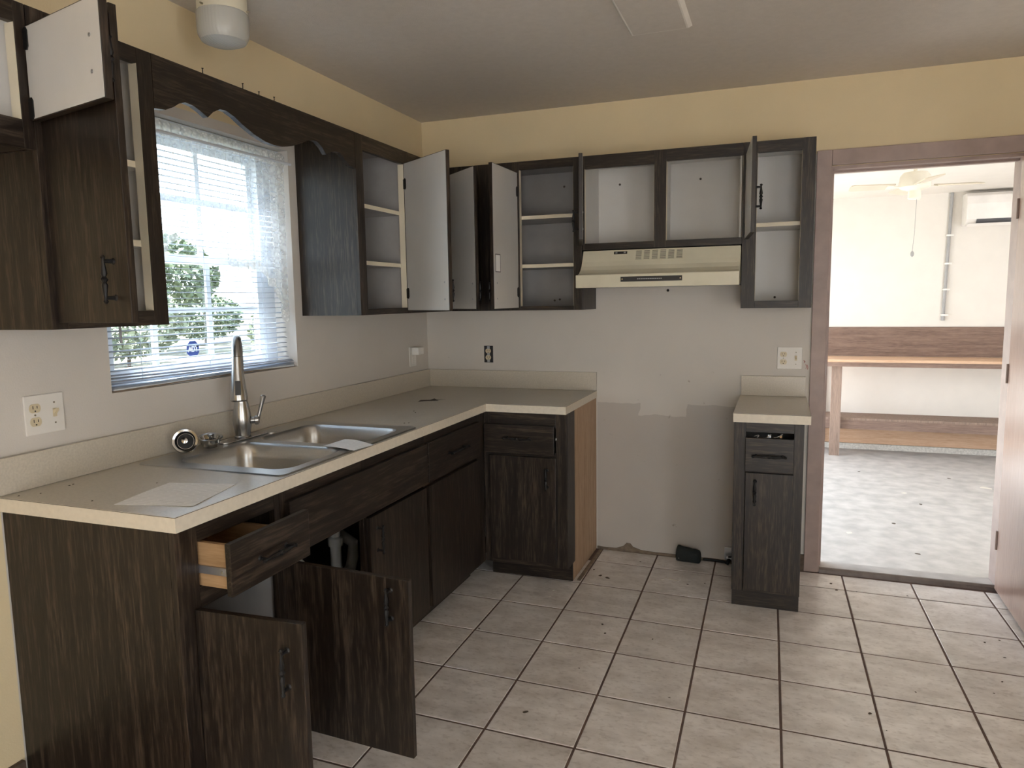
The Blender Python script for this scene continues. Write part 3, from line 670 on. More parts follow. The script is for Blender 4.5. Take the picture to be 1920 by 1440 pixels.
side_ = Vector((0,0,1)).cross(dv).normalized()
bc = e0 + hd*.105 + dv*.0215
bt = MB(); 
for sgn_z in (0,): pass
q = [bc + side_*a + hd*b_ + dv*(c_ + b_*.12) for a, b_ in ((-.009, -.022), (.009, -.022), (.010, .028), (-.010, .028)) for c_ in (0, .008)]
bt.add(q, [(0,2,4,6), (1,7,5,3), (0,1,3,2), (2,3,5,4), (4,5,7,6), (6,7,1,0)])
build('button', bt, 'black_plastic', hdo)
hs_ = (Vector((.80, .60, 0))).normalized()
hb = MB().tube([hs_*.028 + Vector((0,0,.068)), hs_*.044 + Vector((0,0,.068)), hs_*.046 + Vector((0,0,.068)), hs_*.058 + Vector((0,0,.068)), hs_*.062 + Vector((0,0,.068))], [.013, .013, .017, .017, .012], 18)
hv = build('lever_hub', hb, 'brushed_nickel', fa)
build('lever', MB().tube([hs_*.055 + Vector((0,0,.066)), hs_*.063 + Vector((0,0,.095)), hs_*.074 + Vector((0,0,.135)), hs_*.080 + Vector((0,0,.158)), hs_*.081 + Vector((0,0,.162))], [.0075, .0065, .008, .0105, .006], 14), 'brushed_nickel', hv)

# ---------------- strainers on the sink ledge
def strainer(name, label, loc, rot, closed=True):
    s_ = thing(name, label, 'strainer', loc, 0, 'sink strainers'); s_.rotation_euler = rot
    build('rim', MB().lathe([(.034, -.0135), (.0345, 0), (.042, .001), (.043, .004), (.040, .006), (.033, .004), (.030, -.004), (.027, -.012), (.004, -.012)], seg=28), 'chrome', s_)
    build('screen', MB().lathe([(.0262, -.0118), (.0262, -.0105), (.007, -.0095)], seg=24), 'iron', s_)
    build('cup', MB().lathe([(.0335, -.0137), (.0325, -.018), (.027, -.030), (.010, -.032)], seg=28), 'chrome', s_)
    build('knob', MB().lathe([(.006, -.0119), (.004, .006), (.010, .010), (.010, .015), (.003, .017)], seg=16), 'chrome', s_)
    return s_
strainer('strainer', 'round chrome sink strainer leaning upright on the sink ledge', (.100, -2.035, .9625), (math.radians(74), 0, math.radians(38)))
strainer('strainer', 'chrome sink strainer lying flat beside the upright one', (.105, -1.925, .953), (math.radians(8), math.radians(4), .3))

# ---------------- papers
def sheet(name, label, pts, z, curl, m, group=None):
    n = 8; a, b, c, d = [Vector((*p, 0)) for p in pts]; vs = []
    for i in range(n+1):
        for j in range(n+1):
            u, v = i/n, j/n; p = (a*(1-u)+b*u)*(1-v) + (d*(1-u)+c*u)*v
            vs.append((p.x, p.y, curl(u, v)))
    cx = sum(v[0] for v in vs)/len(vs); cy = sum(v[1] for v in vs)/len(vs)
    mb = MB(); top = [(x-cx, y-cy, zz+.0006) for x, y, zz in vs]; bot = [(x-cx, y-cy, zz) for x, y, zz in vs]; k = len(top)
    fs = [(i*(n+1)+j, (i+1)*(n+1)+j, (i+1)*(n+1)+j+1, i*(n+1)+j+1) for i in range(n) for j in range(n)]
    rim = [(i, 0) for i in range(n)] + [(n, j) for j in range(n)] + [(i, n) for i in range(n, 0, -1)] + [(0, j) for j in range(n, 0, -1)]
    ri = [i*(n+1)+j for i, j in rim]
    mb.add(top+bot, fs + [tuple(q+k for q in reversed(f)) for f in fs] + [(ri[i], ri[(i+1) % len(ri)], ri[(i+1) % len(ri)]+k, ri[i]+k) for i in range(len(ri))])
    return tag(build(name, mb, m, None, (cx, cy, z), smooth=True), label, 'paper', group)
sheet('paper_sheet', 'white printed letter page lying on the near end of the counter', [(.391, -2.576), (.351, -2.354), (.552, -2.312), (.606, -2.528)], .9143, lambda u, v: .0015*math.sin(3*u+v)**2, 'printed_paper')
sheet('paper_slip', 'small white paper slip draped over the front rim of the sink', [(.500, -1.812), (.508, -1.690), (.648, -1.725), (.640, -1.838)], .9190, lambda u, v: .003+.006*math.sin(3*v+.6)*(.5+.5*u) , 'printed_paper')

# ---------------- outlets and switches (local: plate in xz, faces -y)
def duplex(parent, x, zc):
    for dz in (-.0195, .0195):
        r = build('receptacle', MB().prism([(x+.0165*math.cos(a)*1.02, zc+dz+max(-.0125, min(.0125, .0165*math.sin(a)))) for a in [2*math.pi*k/20 for k in range(20)]], 'y', -.0085, -.005), 'outlet_ivory', parent)
        for sx_, hh in ((-.0062, .0045), (.0062, .0036)): build('slot', box(x+sx_-.0011, x+sx_+.0011, -.0088, -.0084, zc+dz+.003-hh, zc+dz+.003+hh), 'black_plastic', r)
        build('slot', MB().lathe([(.0024, -.0084), (.0024, -.0088)], (x, 0, zc+dz-.0078), 10, 'y'), 'black_plastic', r)
def plate(name, label, loc, rotz, w, h, kind, cat='outlet'):
    t = thing(name, label, cat, loc, rotz, 'wall outlets and switches')
    build('cover_plate', box(-w/2, w/2, -.0062, -.0004, -h/2, h/2), 'plate_white', t, bevel=.0025)
    if 'd' in kind: duplex(t, -w/4 if 's' in kind else 0, 0); build('screw', MB().lathe([(.0028, -.0062), (.0028, -.0072)], (-w/4 if 's' in kind else 0, 0, 0), 10, 'y'), 'brass_screw', t)
    if 's' in kind:
        x = w/4
        build('switch_bezel', box(x-.006, x+.006, -.0072, -.006, -.0125, .0125), 'outlet_ivory', t)
        build('toggle', MB().prism([(-.0072, -.006), (-.0072, .008), (-.019, .013), (-.020, .007)], 'x', x-.0042, x+.0042), 'outlet_ivory', t)
        for z in (-.03, .03): build('screw', MB().lathe([(.0028, -.0062), (.0028, -.0072)], (x, 0, z), 10, 'y'), 'brass_screw', t)
    return t
plate('wall_outlet', 'white double plate with outlet and switch above the near counter', (.0005, -2.4545, 1.118), R90, .12, .114, 'ds')
plate('wall_outlet', 'white double plate with outlet and switch beside the doorway', (2.050, -.0005, 1.109), 0, .119, .112, 'ds')
po = plate('wall_outlet', 'small white outlet plate near the corner with a device plugged in', (.0005, -.203, 1.1065), R90, .078, .113, '')
build('receptacle', box(-.016, .016, -.009, -.0064, -.042, .042), 'plate_white', po, bevel=.003)
pd = tag(build('plug_in_device', box(-.022, .045, -.045, -.0002, -.020, .022), 'white_plastic', None, (-.0 + .0098, -.203, 1.138), R90, bevel=.004), 'white plug-in box on the outlet near the corner', 'adapter')
uo = thing('wall_outlet', 'uncovered ivory outlet in a dark wall box on the back wall', 'outlet', (.398, -.0005, 1.110), 0, 'wall outlets and switches')
build('wall_box', MB().grid([-.028, -.0265, .0265, .028], [-.0012, -.0002], [-.049, -.047, .047, .049], lambda i,j,k: True), 'black_plastic', uo)
build('strap', box(-.0085, .0085, -.0035, -.0014, -.0465, .0465), 'zinc', uo)
duplex(uo, 0, 0)

# ---------------- range hood
HO = (1.435, -.002, 1.477)
hood = thing('range_hood', 'cream enamel range hood with vent slots under the wall cabinet', 'range hood', HO)
hx0, hx1 = 1.054-HO[0], 1.817-HO[0]
pr = [(-.001, .0), (-.435, .0), (-.435, .060), (-.428, .063)]
c_pts = [(-.428, .063), (-.400, .072), (-.372, .088), (-.352, .108), (-.338, .130)]
pr = [(-.001, .010), (-.42, .010), (-.42, .0605)] + c_pts + [(-.308, .188), (-.30, .2105), (-.001, .2105)]
pr = [(-.001, .010), (-.42, .010)] + c_pts + [(-.309, .1865), (-.001, .1865)]
build('body', MB().prism(pr, 'x', hx0, hx1), 'cream_enamel', hood)
lip = build('front_lip', box(hx0-.002, hx1+.002, -.458, -.4215, .0, .063), 'cream_enamel', hood, bevel=.003)
bd = build('badge_strip', box(1.275-HO[0], 1.565-HO[0], -.4598, -.4582, .026, .050), 'black_plastic', hood)
for k in range(14): build('lettering', box(1.355-HO[0]+k*.0085, 1.355-HO[0]+k*.0085+.006, -.4602, -.4599, .0365, .0395), 'zinc', bd)
build('badge_screw', MB().lathe([(.004, -.4599), (.004, -.461)], (1.283-HO[0], 0, .038), 10, 'y'), 'chrome', bd); build('badge_screw', MB().lathe([(.004, -.4599), (.004, -.461)], (1.557-HO[0], 0, .038), 10, 'y'), 'chrome', bd)
# vents on the sloping face from (-.338,.130) to (-.309,.1865)
sl = math.atan2(.029, .0565)
def on_slope(name, mb, m, x, parent):
    return build(name, mb, m, parent, (x, -.338-.0004, .130), rot=(-sl, 0, 0))
for g in range(6):
    x = 1.322 - HO[0] + g*.0395
    vg = on_slope('vent', box(0, .031, -.0008, 0, .006, .058), 'black_plastic', x, hood)
    zz = [.006]
    for k in range(9): zz += [.0085+k*.0055, .0085+k*.0055+.0026]
    zz.append(.0585)
    build('vent_louver', MB().grid([-.001, .0015, .0295, .032], [-.0016, -.0009], zz, lambda i,j,k: not (i == 1 and k % 2 == 1)), 'cream_enamel', vg)
sw = on_slope('switch_plate', box(0, .066, -.0015, 0, .040, .054), 'black_plastic', 1.213-HO[0], hood)
for x in (.012, .054): build('switch_button', box(x-.005, x+.005, -.0028, -.0016, .043, .051), 'zinc', sw)
build('underside_panel', box(hx0+.004, hx1-.004, -.418, -.004, .004, .0098), 'zinc', hood)
tag(build('screw_hook', MB().lathe([(.007, 0), (.007, -.002), (.004, -.006)], (0,0,0), 12, 'y'), 'iron', None, (1.435, -.0005, 1.462)), 'small dark screw head in the wall under the range hood', 'screw')

# ---------------- ceiling lamp and access panel
la = thing('ceiling_lamp', 'round frosted glass ceiling lamp on a cream base above the window', 'lamp', (.262, -1.918, 2.4625))
build('base', MB().lathe([(.076, -.0005), (.078, -.02), (.078, -.098), (.072, -.104)], seg=36), 'cream_enamel', la)
build('glass_shade', MB().lathe([(.070, -.090), (.0805, -.0985), (.082, -.104), (.081, -.15), (.079, -.168), (.070, -.184), (.048, -.193), (.02, -.196), (.004, -.1965)], seg=36), 'lamp_glass', la)
for a in (.4, 2.5, 4.6): build('screw', MB().tube([(.078*math.cos(a), .078*math.sin(a), -.09), (.088*math.cos(a), .088*math.sin(a), -.09)], .003, 8), 'brass_screw', la)
ap = thing('access_panel', 'shallow square panel on the ceiling with a raised rim', 'panel', (1.53, -1.18, 2.4625))
build('rim', MB().add([(-.118,-.25,-.0002),(.122,-.25,-.0002),(.122,.238,-.0002),(-.118,.238,-.0002),(-.106,-.235,-.016),(.110,-.235,-.016),(.110,.212,-.016),(-.106,.212,-.016)],
      [(0,1,2,3),(4,7,6,5),(0,4,5,1),(1,5,6,2),(2,6,7,3),(3,7,4,0)]), 'rim_lit', ap)
build('panel', box(-.100, .104, -.229, .206, -.0172, -.0161), 'ceiling_paint', ap)

# ---------------- blind
bl = thing('window_blind', 'white horizontal slat blind hanging in the window, bottom slats piled on the sill', 'blind', (-.055, -1.744, WZ0))
BX, BY0, BY1 = -.055, WY0+.012, WY1-.010
def slat_mesh(name, half):
    mb = MB(); L0, L1 = BY0+1.744, BY1+1.744
    prof = [(-half, -.0012), (-half*.4, .0008), (half*.4, .0008), (half, -.0012)]
    top = prof; bot = [(x, z-.0007) for x, z in prof]
    o = top + bot[::-1]; mb.prism([(x, z) for x, z in o], 'y', L0, L1); return mb
sl0 = build('slat', slat_mesh('slat', .0125), 'slat_vinyl', bl, (0, 0, 2.030-WZ0))
ns = 0; z = 2.030
while z - .0215 > 1.205:
    z -= .0215; ns += 1
    o = sl0.copy(); COL.objects.link(o); o.parent = bl; o.location = (0, 0, z-WZ0); o.rotation_euler = (random.uniform(-.003, .003), math.radians(4)+random.uniform(-.05, .05), 0)
piled = [(.000, .010, .004, .03), (.012, .018, -.012, .05), (.020, .006, .010, -.03), (.030, .026, -.016, .10), (.034, .012, .004, .05), (.022, .034, -.024, .12), (.006, .045, -.012, .08)]
for k, (dx, dz, tilt, ry) in enumerate(piled):
    o = sl0.copy(); COL.objects.link(o); o.parent = bl; o.location = (dx, 0, dz+.004); o.rotation_euler = (tilt*.5, ry, tilt*.5)
build('bottom_rail', box(-.012, .012, BY0+1.744, BY1+1.744, -.008, .002), 'window_vinyl', bl, (.036, 0, .0095), rot=(.0, .05, .006), bevel=.002)
build('head_rail', box(-.014, .014, BY0+1.744, BY1+1.744, 2.044-WZ0, 2.070-WZ0), 'window_vinyl', bl, bevel=.002)
for y in (-2.06, -1.744, -1.41):
    build('ladder_cord', MB().tube([(.0128, y+1.744, .02), (.0128, y+1.744, 2.044-WZ0)], .0009, 6), 'slat_vinyl', bl)
build('wand', MB().tube([(.018, -2.150+1.744, 2.05-WZ0), (.019, -2.146+1.744, 1.7-WZ0), (.022, -2.143+1.744, 1.303-WZ0)], .0042, 8), 'pipe_grey', bl)

# ---------------- lace curtain
rod = tag(build('curtain_rod', MB().tube([(.014, WY0+.001, 2.006), (.014, -1.744, 2.010), (.014, WY1-.001, 2.014)], .0055, 10), 'window_vinyl'), 'thin white curtain rod across the top of the window recess', 'curtain rod')
cur = thing('lace_curtain', 'sheer white lace valance curtain gathered on the rod, right tail longer', 'curtain', (-.018, -1.744, 2.01))
prof = [(-2.215, 1.42), (-2.12, 1.46), (-2.0, 1.56), (-1.9, 1.66), (-1.80, 1.74), (-1.72, 1.72), (-1.66, 1.62), (-1.60, 1.55), (-1.52, 1.565), (-1.45, 1.565), (-1.42, 1.50), (-1.38, 1.49), (-1.34, 1.40), (-1.305, 1.335), (-1.285, 1.37), (-1.274, 1.44)]
def pz(y):
    for (a, za), (b_, zb) in zip(prof, prof[1:]):
        if a <= y <= b_: return za + (zb-za)*(y-a)/(b_-a)
    return prof[-1][1]
def curtain_strip(t0, t1, nz, gath=1.0):
    ny = 110; vs = []; mb = MB()
    for i in range(ny+1):
        y = -2.212 + (2.212-1.274)*i/ny; zb = pz(y)
        for j in range(nz+1):
            t = t0 + (t1-t0)*j/nz; z = 2.002 + (zb-2.002)*t
            amp = .006 + .006*t
            x = amp*math.sin(i*1.25 + .7*math.sin(i*.21)) + .008*t*math.sin(i*.33+1) + .006
            vs.append((x, y+1.744, z-2.01))
    mb.add(vs, [(i*(nz+1)+j, (i+1)*(nz+1)+j, (i+1)*(nz+1)+j+1, i*(nz+1)+j+1) for i in range(ny) for j in range(nz)]); mb.sm = True
    return mb
build('drape', curtain_strip(0, .93, 14), 'lace', cur, orient=False)
build('hem', curtain_strip(.93, 1.0, 2), 'lace_hem', cur, orient=False)
hmb = MB(); ny = 110; vs = []
for i in range(ny+1):
    y = -2.212 + (2.212-1.274)*i/ny
    for j in range(5):
        vs.append((.004+.005*math.sin(i*1.25+.7*math.sin(i*.21))+(.007 if 0 < j < 4 else 0), y+1.744, -.006 + .052*j/4))
hmb.add(vs, [(i*5+j, (i+1)*5+j, (i+1)*5+j+1, i*5+j+1) for i in range(ny) for j in range(4)]); hmb.sm = True
build('header', hmb, 'lace_hem', cur, orient=False)

# ---------------- security sticker on the pane
st = thing('window_sticker', 'dark blue octagonal security sticker on the lower window pane', 'sticker', (-.1245, -1.742, 1.255), R90)
oc = lambda w, h, c: [(-w, -h+c), (-w+c, -h), (w-c, -h), (w, -h+c), (w, h-c), (w-c, h), (-w+c, h), (-w, h-c)]
build('face', MB().prism(oc(.031, .031, .017), 'y', -.0008, 0), 'sticker_blue', st)
def stroke(pts, w=.0042):
    mb = MB()
    for (x0, z0), (x1, z1) in zip(pts, pts[1:]):
        d = Vector((x1-x0, z1-z0)); n_ = Vector((-d.y, d.x)).normalized()*w/2; e = d.normalized()*w*.3
        mb.prism([(x0-e.x+n_.x, z0-e.y+n_.y), (x1+e.x+n_.x, z1+e.y+n_.y), (x1+e.x-n_.x, z1+e.y-n_.y), (x0-e.x-n_.x, z0-e.y-n_.y)], 'y', -.0013, -.0009)
    return mb
build('letter', stroke([(-.024, -.009), (-.015, .010), (-.009, -.009), (-.0115, -.002), (-.020, -.002)]), 'sticker_white', st)
build('letter', stroke([(-.005, -.009), (-.005, .010), (.003, .010), (.007, .004), (.007, -.003), (.003, -.009), (-.005, -.009)]), 'sticker_white', st)
build('letter', stroke([(.010, .010), (.025, .010), (.0175, .010), (.0175, -.009)]), 'sticker_white', st)

# ---------------- plumbing under the sink
dp = thing('drain_pipe', 'white plastic drain pipe under the sink', 'pipe', (.33, -1.52, .117))
build('tailpiece', MB().tube([(0, 0, .62), (0, 0, .34)], .021, 16), 'pvc', dp)
build('slip_nut', MB().lathe([(.030, .33), (.031, .335), (.031, .362), (.025, .368)], seg=16), 'pvc', dp)
build('trap', MB().tube([(0, 0, .34), (0, 0, .24), (-.0, .02, .20), (0, .06, .185), (0, .10, .20), (0, .12, .24), (0, .125, .30), (-.06, .125, .33), (-.28, .125, .335)], .023, 14), 'pvc', dp)
gd = thing('garbage_disposal', 'black garbage disposal canister under the sink', 'disposal', (.36, -1.965, .117))
build('canister', MB().lathe([(.05, .30), (.085, .31), (.092, .34), (.092, .46), (.07, .50), (.045, .52), (.045, .61)], seg=28), 'black_plastic', gd)
build('outlet_elbow', MB().tube([(.0, .088, .36), (0, .14, .36), (0, .17, .34), (0, .18, .30)], .02, 12), 'black_plastic', gd)
tag(build('supply_hose', MB().tube([(.16, -1.72, .52), (.20, -1.66, .47), (.24, -1.62, .40), (.23, -1.60, .30), (.12, -1.60, .22), (.02, -1.60, .20)], .009, 10), 'pvc'), 'pale flexible hose beside the drain pipe under the sink', 'hose')

# ---------------- stove bay: floor objects and stub
pch = thing('pouch', 'small black pouch lying on the tiles against the back wall', 'pouch', (1.566, -.050, .0))
mb = MB(); nn = 12
for r, (w, d_, z) in enumerate(((.060, .022, .0005), (.065, .030, .006), (.067, .032, .03), (.064, .028, .058), (.060, .016, .070), (.054, .006, .074))):
    for k in range(nn*2):
        a = 2*math.pi*k/(nn*2); cx = abs(math.cos(a))**.35*math.copysign(1, math.cos(a)); sy = abs(math.sin(a))**.6*math.copysign(1, math.sin(a))
        mb.v.append((w*cx, d_*sy, z*(1-.12*cx) + .002*math.sin(3*a)))
n2 = nn*2
mb.f += [(r*n2+k, r*n2+(k+1) % n2, (r+1)*n2+(k+1) % n2, (r+1)*n2+k) for r in range(5) for k in range(n2)] + [tuple(range(n2-1, -1, -1)), tuple(5*n2+k for k in range(n2))]
mb.sm = True
build('body', mb, 'black_cloth', pch, rotz=-.08)
build('snap', MB().lathe([(.004, 0), (.003, -.003)], (-.048, -.0305, .022), 10, 'y'), 'chrome', pch)
gv = thing('gas_valve', 'small dark gas valve stub at the floor beside the narrow cabinet', 'valve', (1.785, -.03, .0))
build('mount_plate', box(-.035, .028, .020, .0285, .018, .085), 'zinc', gv, bevel=.002)
build('pipe', MB().tube([(-.005, .025, .035), (-.005, -.005, .035), (-.012, -.015, .02), (-.020, -.020, .004)], .010, 10), 'iron', gv)
build('valve_body', MB().lathe([(.008, -.022), (.015, -.018), (.015, .014), (.008, .018)], (-.005, .0, .036), 12, 'x'), 'zinc', gv)
build('tap', box(-.012, .004, -.028, -.012, .044, .050), 'iron', gv)
tag(build('flexible_pipe', MB().tube([(1.64, -.022, .009), (1.68, -.018, .0085), (1.72, -.020, .008), (1.758, -.03, .008)], .0055, 8), 'iron'), 'thin black pipe along the foot of the back wall by the pouch', 'pipe')
# crumbling strip of plaster along the foot of the stove bay
pts = [(1.050, .016), (1.10, .012), (1.16, .014), (1.20, .030), (1.218, .050), (1.240, .048), (1.255, .030), (1.30, .016), (1.38, .012), (1.47, .013), (1.56, .010), (1.66, .012), (1.76, .010), (1.815, .008)]
tag(build('plaster_gap', MB().prism([(x, z) for x, z in pts] + [(1.815, -.002), (1.05, -.002)], 'y', -.006, -.0005), 'mortar_crumb'), 'broken brown plaster edge along the floor behind the missing stove', 'plaster')
# wall marks beside the double plate
for k, pth in enumerate(([(2.117, 1.100), (2.121, 1.092), (2.119, 1.085), (2.124, 1.094)], [(2.127, 1.078), (2.131, 1.066), (2.128, 1.056)], [(2.134, 1.076), (2.138, 1.060), (2.135, 1.052)])):
    build('ink_mark', MB().tube([(x, -.0006, z) for x, z in pth], .0012, 5), 'red_ink', wall_back)
# floor debris, crumbs
def bit(name, label, cat, x, y, z, s, m, flat=.35, group=None):
    mb = MB(); n_ = 7; top = []; low = []
    for k in range(n_):
        a = 2*math.pi*k/n_; r = s*random.uniform(.6, 1.2); low.append((r*math.cos(a), r*.7*math.sin(a), 0)); top.append((r*.5*math.cos(a), r*.4*math.sin(a), s*flat*random.uniform(.7, 1.1)))
    mb.add(low+top, [tuple(range(n_-1, -1, -1)), tuple(range(n_, 2*n_))] + [(i, (i+1) % n_, (i+1) % n_+n_, i+n_) for i in range(n_)])
    return tag(build(name, mb, m, None, (x, y, z), random.uniform(0, 6)), label, cat, group)
G1 = 'crumbs on the long counter'
for x, y in ((.093, -2.466), (.090, -2.451), (.06, -2.59), (.095, -2.553), (.317, -2.367), (.303, -2.566)): bit('crumb', 'tiny dark crumb on the near end of the long counter', 'crumb', x, y, .9141, .004, 'debris', group=G1)
for x, y in ((.52, -1.26), (.535, -1.25), (.40, -.95), (.43, -.99)): bit('crumb', 'tiny dark crumb on the counter beyond the sink', 'crumb', x, y, .9141, .005, 'debris', group=G1)
stn = [(.27, -.66), (.30, -.63), (.36, -.60), (.335, -.575), (.37, -.545), (.325, -.56), (.30, -.53), (.30, -.58), (.255, -.60)]
tag(build('burn_mark', MB().prism([(x-.31, y+.6) for x, y in stn], 'z', 0, .0003), 'stain', None, (.31, -.6, .9141)), 'dark streaky burn mark on the counter near the corner', 'stain')
G2 = 'debris on the kitchen floor tiles'
for x, y, s in ((1.30, -.95, .012), (1.33, -1.03, .010), (1.53, -1.02, .008), (1.30, -1.35, .006), (1.66, -1.45, .006), (1.20, -1.70, .014), (.80, -1.16, .008), (1.16, -.40, .016), (1.11, -.33, .012), (1.20, -.42, .02), (1.32, -.14, .01), (1.60, -.38, .01), (1.68, -.34, .008)):
    bit('floor_crumb', 'small dark crumb of dirt on the tiles in front of the stove bay', 'debris', x, y, .0004, s*.8, 'debris', .2, G2)
for x, y, s in ((2.32, -1.33, .011), (2.49, -1.13, .007), (2.27, -.15, .012), (2.29, -.23, .012), (2.38, -.22, .007), (2.36, -1.42, .004), (2.82, -.62, .009), (2.86, -.74, .008), (2.88, -.58, .007), (2.80, -.95, .007), (2.75, -1.05, .006), (2.6, -.20, .008)):
    bit('floor_crumb', 'small dark crumb of dirt on the tiles near the doorway', 'debris', x, y, .0004, s*.8, 'debris', .2, G2)
for x, y in ((.985, -.66), (.99, -.74)): bit('paint_chip', 'small white paint chip on the tiles under the back base cabinet', 'debris', x, y, .0004, .008, 'debris_light', .3, G2)
tag(build('string_scrap', MB().tube([(1.47, -.365, .003), (1.485, -.345, .004), (1.52, -.345, .003), (1.55, -.36, .003), (1.56, -.34, .004)], .0022, 6), 'debris_light'), 'pale scrap of string on the tiles in the stove bay', 'debris')
sp = MB()
tag(build('wood_strip', box(-.009, .009, -.24, .24, 0, .007), 'mortar_crumb', None, (1.075, -.262, .0004), -.01), 'thin dirty strip lying along the foot of the tan end panel', 'debris')

# ================================================================== GARAGE
wb = thing('workbench', 'long brown wooden workbench with lower shelf beyond the doorway', 'workbench', (2.5, 3.6, GZ))
O = (2.5, 3.6, GZ)
build('bench_top', lp(1.7, 4.9, 3.44, 3.895, .800, .824, O), 'bench_edge', wb)
build('apron', lp(1.7, 4.9, 3.452, 3.486, .757, .7995, O), 'bench_wood', wb)
build('back_board', lp(1.7, 4.9, 3.896, GY-.0005, .826, 1.108, O), 'bench_wood', wb)
build('leg', lp(2.478, 2.567, 3.487, 3.53, GZ, .7995, O), 'bench_leg_wood', wb); build('leg', lp(4.50, 4.59, 3.487, 3.53, GZ, .7995, O), 'bench_leg_wood', wb)
build('rear_post', lp(2.40, 2.45, 3.87, GY-.001, GZ+.06, .7995, O), 'bench_leg_wood', wb)
build('lower_shelf', lp(1.7, 4.9, 3.56, GY-.001, .236, .256, O), 'bench_leg_wood', wb)
build('shelf_apron', lp(1.7, 4.9, 3.565, 3.60, .150, .2355, O), 'bench_wood', wb)
build('wall_board', lp(1.7, 4.9, 3.895, GY-.001, -.045, .13, O), 'bench_edge', wb)
build('bracket', MB().prism([(3.66-O[1], .2355-O[2]), (3.89-O[1], .2355-O[2]), (3.89-O[1], .06-O[2]), (3.84-O[1], .13-O[2]), (3.76-O[1], .19-O[2])], 'x', 2.43-O[0], 2.455-O[0]), 'bench_leg_wood', wb)
struct('trim_3', box(1.26, 5.59, GY-.05, GY-.0005, GZ, -.046), 'curb', 'low pale concrete curb at the foot of the garage wall', 'curb')
tag(build('wood_scrap', MB().prism([(-.09, .012), (-.02, -.006), (.05, -.008), (.05, .012)], 'y', -.004, .004), 'bench_edge', None, (3.07, 3.447, .812)), 'splintered wood scrap on the front edge of the workbench', 'scrap') if False else None
fn = thing('ceiling_fan', 'cream ceiling fan with pull chain in the bright room', 'fan', (2.862, 1.9, 2.35))
build('canopy', MB().lathe([(.062, -.0005), (.058, -.02), (.030, -.045), (.013, -.05)], seg=24), 'fan_white', fn)
build('downrod', MB().lathe([(.012, -.049), (.012, -.085)], seg=12), 'fan_white', fn)
build('motor_housing', MB().lathe([(.030, -.080), (.075, -.086), (.095, -.11), (.098, -.145), (.10, -.150), (.10, -.185), (.085, -.196), (.055, -.205), (.05, -.21)], seg=32), 'fan_white', fn)
build('switch_housing', MB().lathe([(.042, -.2095), (.042, -.262), (.034, -.270), (.01, -.272)], seg=24), 'fan_white', fn)
for a in (8, 98, 188, 278):
    ra = math.radians(a)
    bl_ = build('blade', MB().prism([(.135, -.048), (.40, -.060), (.42, -.05), (.425, 0), (.42, .05), (.40, .060), (.135, .048)], 'z', -.0035, .0035), 'fan_blade', fn, (0, 0, -.176), rot=(math.radians(11), 0, ra))
    build('blade_iron', MB().prism([(.085, -.012), (.12, -.012), (.15, -.035), (.185, -.035), (.185, .035), (.15, .035), (.12, .012), (.085, .012)], 'z', -.0075, -.0038), 'fan_white', bl_)
build('pull_chain', MB().tube([(.012, -.02, -.271), (.008, -.022, -.5), (.0, -.024, -.625)], .0018, 6), 'pipe_grey', fn)
build('chain_ball', MB().lathe([(.002, -.625), (.010, -.635), (.013, -.648), (.010, -.660), (.002, -.668)], (0, -.024, 0), 14), 'pipe_grey', fn)
cd = thing('conduit', 'grey electrical conduit fixed vertically to the white garage wall', 'conduit', (3.46, GY, 1.17))
build('pipe', MB().tube([(-.010, -.018, .012), (.0, -.018, .6), (.012, -.018, 1.178)], .014, 12), 'pipe_grey', cd)
build('end_cap', MB().tube([(-.011, -.018, .0), (-.010, -.018, .035)], .0155, 12), 'pipe_grey', cd)
for z in (.05, .29, .53, .79): build('clip', box(-.03+.012*z, .03+.012*z, -.036, -.0005, z-.008, z+.008), 'white_plastic', cd)
ac = thing('wall_air_conditioner', 'white wall-mounted air conditioner with dark outlet slot', 'air conditioner', (4.0, GY, 2.02))
build('housing', MB().prism([(-.0005, .02), (-.0005, .30), (-.15, .30), (-.19, .27), (-.20, .20), (-.20, .065), (-.165, .022), (-.12, .012)], 'x', -.44, .44), 'ac_white', ac, bevel=.006)
build('outlet_slot', MB().prism([(-.2005, .058), (-.2005, .062), (-.1705, .0215), (-.1735, .0215)], 'x', -.36, .40), 'ac_dark', ac)
build('louver', MB().prism([(-.206, .020), (-.208, .024), (-.165, .004), (-.165, .0)], 'x', -.43, .43), 'ac_white', ac)
for i, (x, y, r) in enumerate(((2.247, .135, .3), (2.965, .135, .8))): tag(build('tape_piece', box(-.017, .017, -.001, .014, 0, .028), 'tape_blue', None, (x, y, GZ+.0), r*.1), ('crumpled blue tape piece at the left foot of the doorway', 'crumpled blue tape piece at the right foot of the doorway')[i], 'tape', 'blue tape pieces')
G3 = 'scraps on the concrete floor'
for x, y, s, lab in ((3.55, 2.55, .05, 'long white paper scrap on the concrete floor below the workbench'), (2.46, 1.05, .028, 'white paper scrap on the concrete floor near the door casing'), (2.93, 2.2, .025, 'pale tan scrap in the middle of the concrete floor')):
    bit('floor_scrap', lab, 'debris', x, y, GZ, s, 'debris_light', .08, G3)
for x, y in ((2.68, 2.85), (3.0, 1.9), (2.8, .75), (2.75, 1.35), (3.35, 2.8), (3.2, .8)): bit('floor_scrap', 'small dark leaf scrap on the concrete floor', 'debris', x, y, GZ, .018, 'debris', .12, G3)

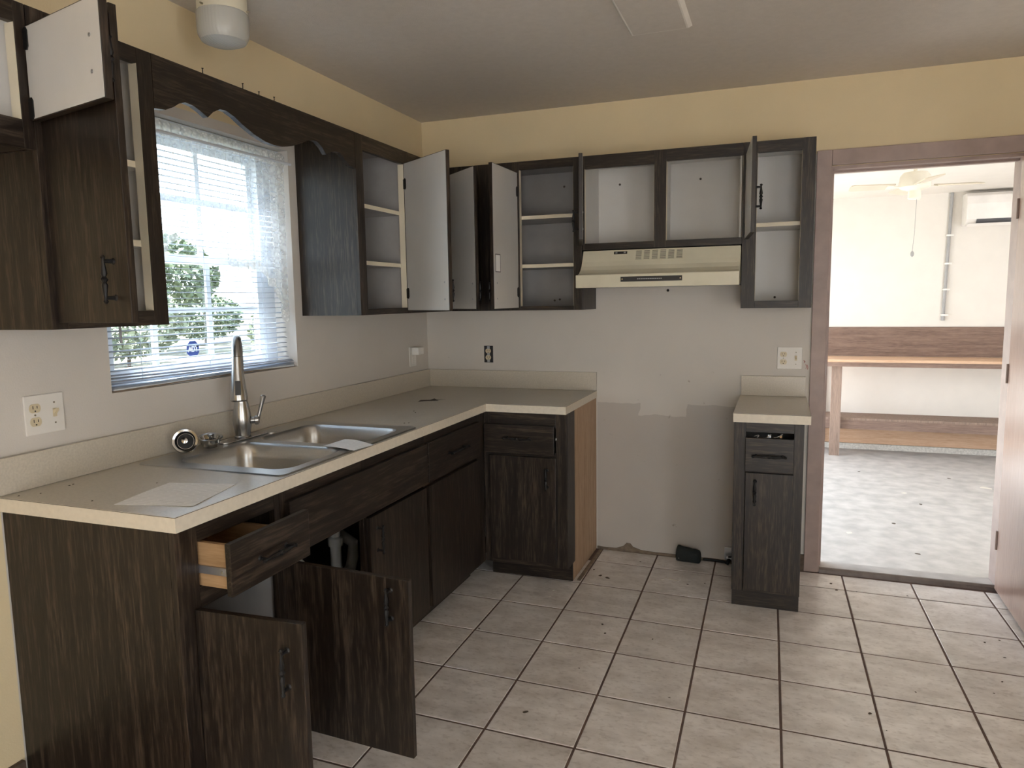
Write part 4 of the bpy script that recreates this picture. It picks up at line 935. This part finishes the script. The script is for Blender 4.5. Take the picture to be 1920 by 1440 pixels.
# ================================================================== OUTSIDE
def tree(label, loc, h, rx, n, lm, low=.25, group='trees outside the window', name='garden_tree'):
    t = thing(name, label, 'tree' if name == 'garden_tree' else 'bush', loc, 0, group)
    build('trunk', MB().tube([(0, 0, 0), (.05, .03, h*.3), (-.04, .05, h*.7)], [.16 if h > 3 else .05, .12 if h > 3 else .04, .03], 8), 'bark', t)
    mb = MB(); rng = random.Random(int(loc[0]*100+loc[1]*10))
    for k in range(n):
        a = rng.uniform(0, 2*math.pi); c = rng.uniform(-1, 1); q = math.sqrt(1-c*c); rr = rng.uniform(.55, 1.0)**.6
        ctr = Vector((rx*q*math.cos(a)*rr, rx*q*math.sin(a)*rr, h*(low+(1-low)*.5) + h*(1-low)*.5*c*rr))
        s_ = rng.uniform(.08, .17)*(.6+h/8); u_ = Vector((rng.uniform(-1,1), rng.uniform(-1,1), rng.uniform(-1,1))).normalized(); v_ = u_.cross(Vector((rng.uniform(-1,1), rng.uniform(-1,1), rng.uniform(-1,1)))).normalized()
        mb.add([ctr-u_*s_, ctr+v_*s_*.5, ctr+u_*s_, ctr-v_*s_*.5], [(0,1,2,3)])
    f_ = build('foliage', mb, lm, t, orient=False); f_['kind'] = 'stuff'
    return t
GL = -.28
for k, (x, y, h, rx, lm, lab) in enumerate(((-19, 15.8, 4.3, 2.4, 'leaf_green', 'tall green tree seen through the middle window panes'), (-12.5, 17.5, 4.2, 2.2, 'leaf_pale', 'pale green tree behind the right window panes'), (-27, 16.5, 4.4, 2.8, 'leaf_green', 'green tree left of centre behind the blind'))):
    tree(lab, (x, y, GL), h, rx, 4200, lm)
for k, (x, y, h, rx, lm, lab) in enumerate(((-9.5, 11.3, 1.9, 1.1, 'leaf_pale', 'pale bush behind the right lower window panes'), (-21, 20.5, 2.2, 1.6, 'leaf_green', 'distant green bush at the centre of the lower window panes'), (-15, 11.2, 2.4, 1.6, 'leaf_pale', 'wide bush on the horizon behind the blind'), (-16, 7.6, 2.0, 1.4, 'leaf_green', 'low bush at the left of the window view'))):
    tree(lab, (x, y, GL), h, rx, 2400, lm, .1, 'bushes outside the window', 'garden_bush')
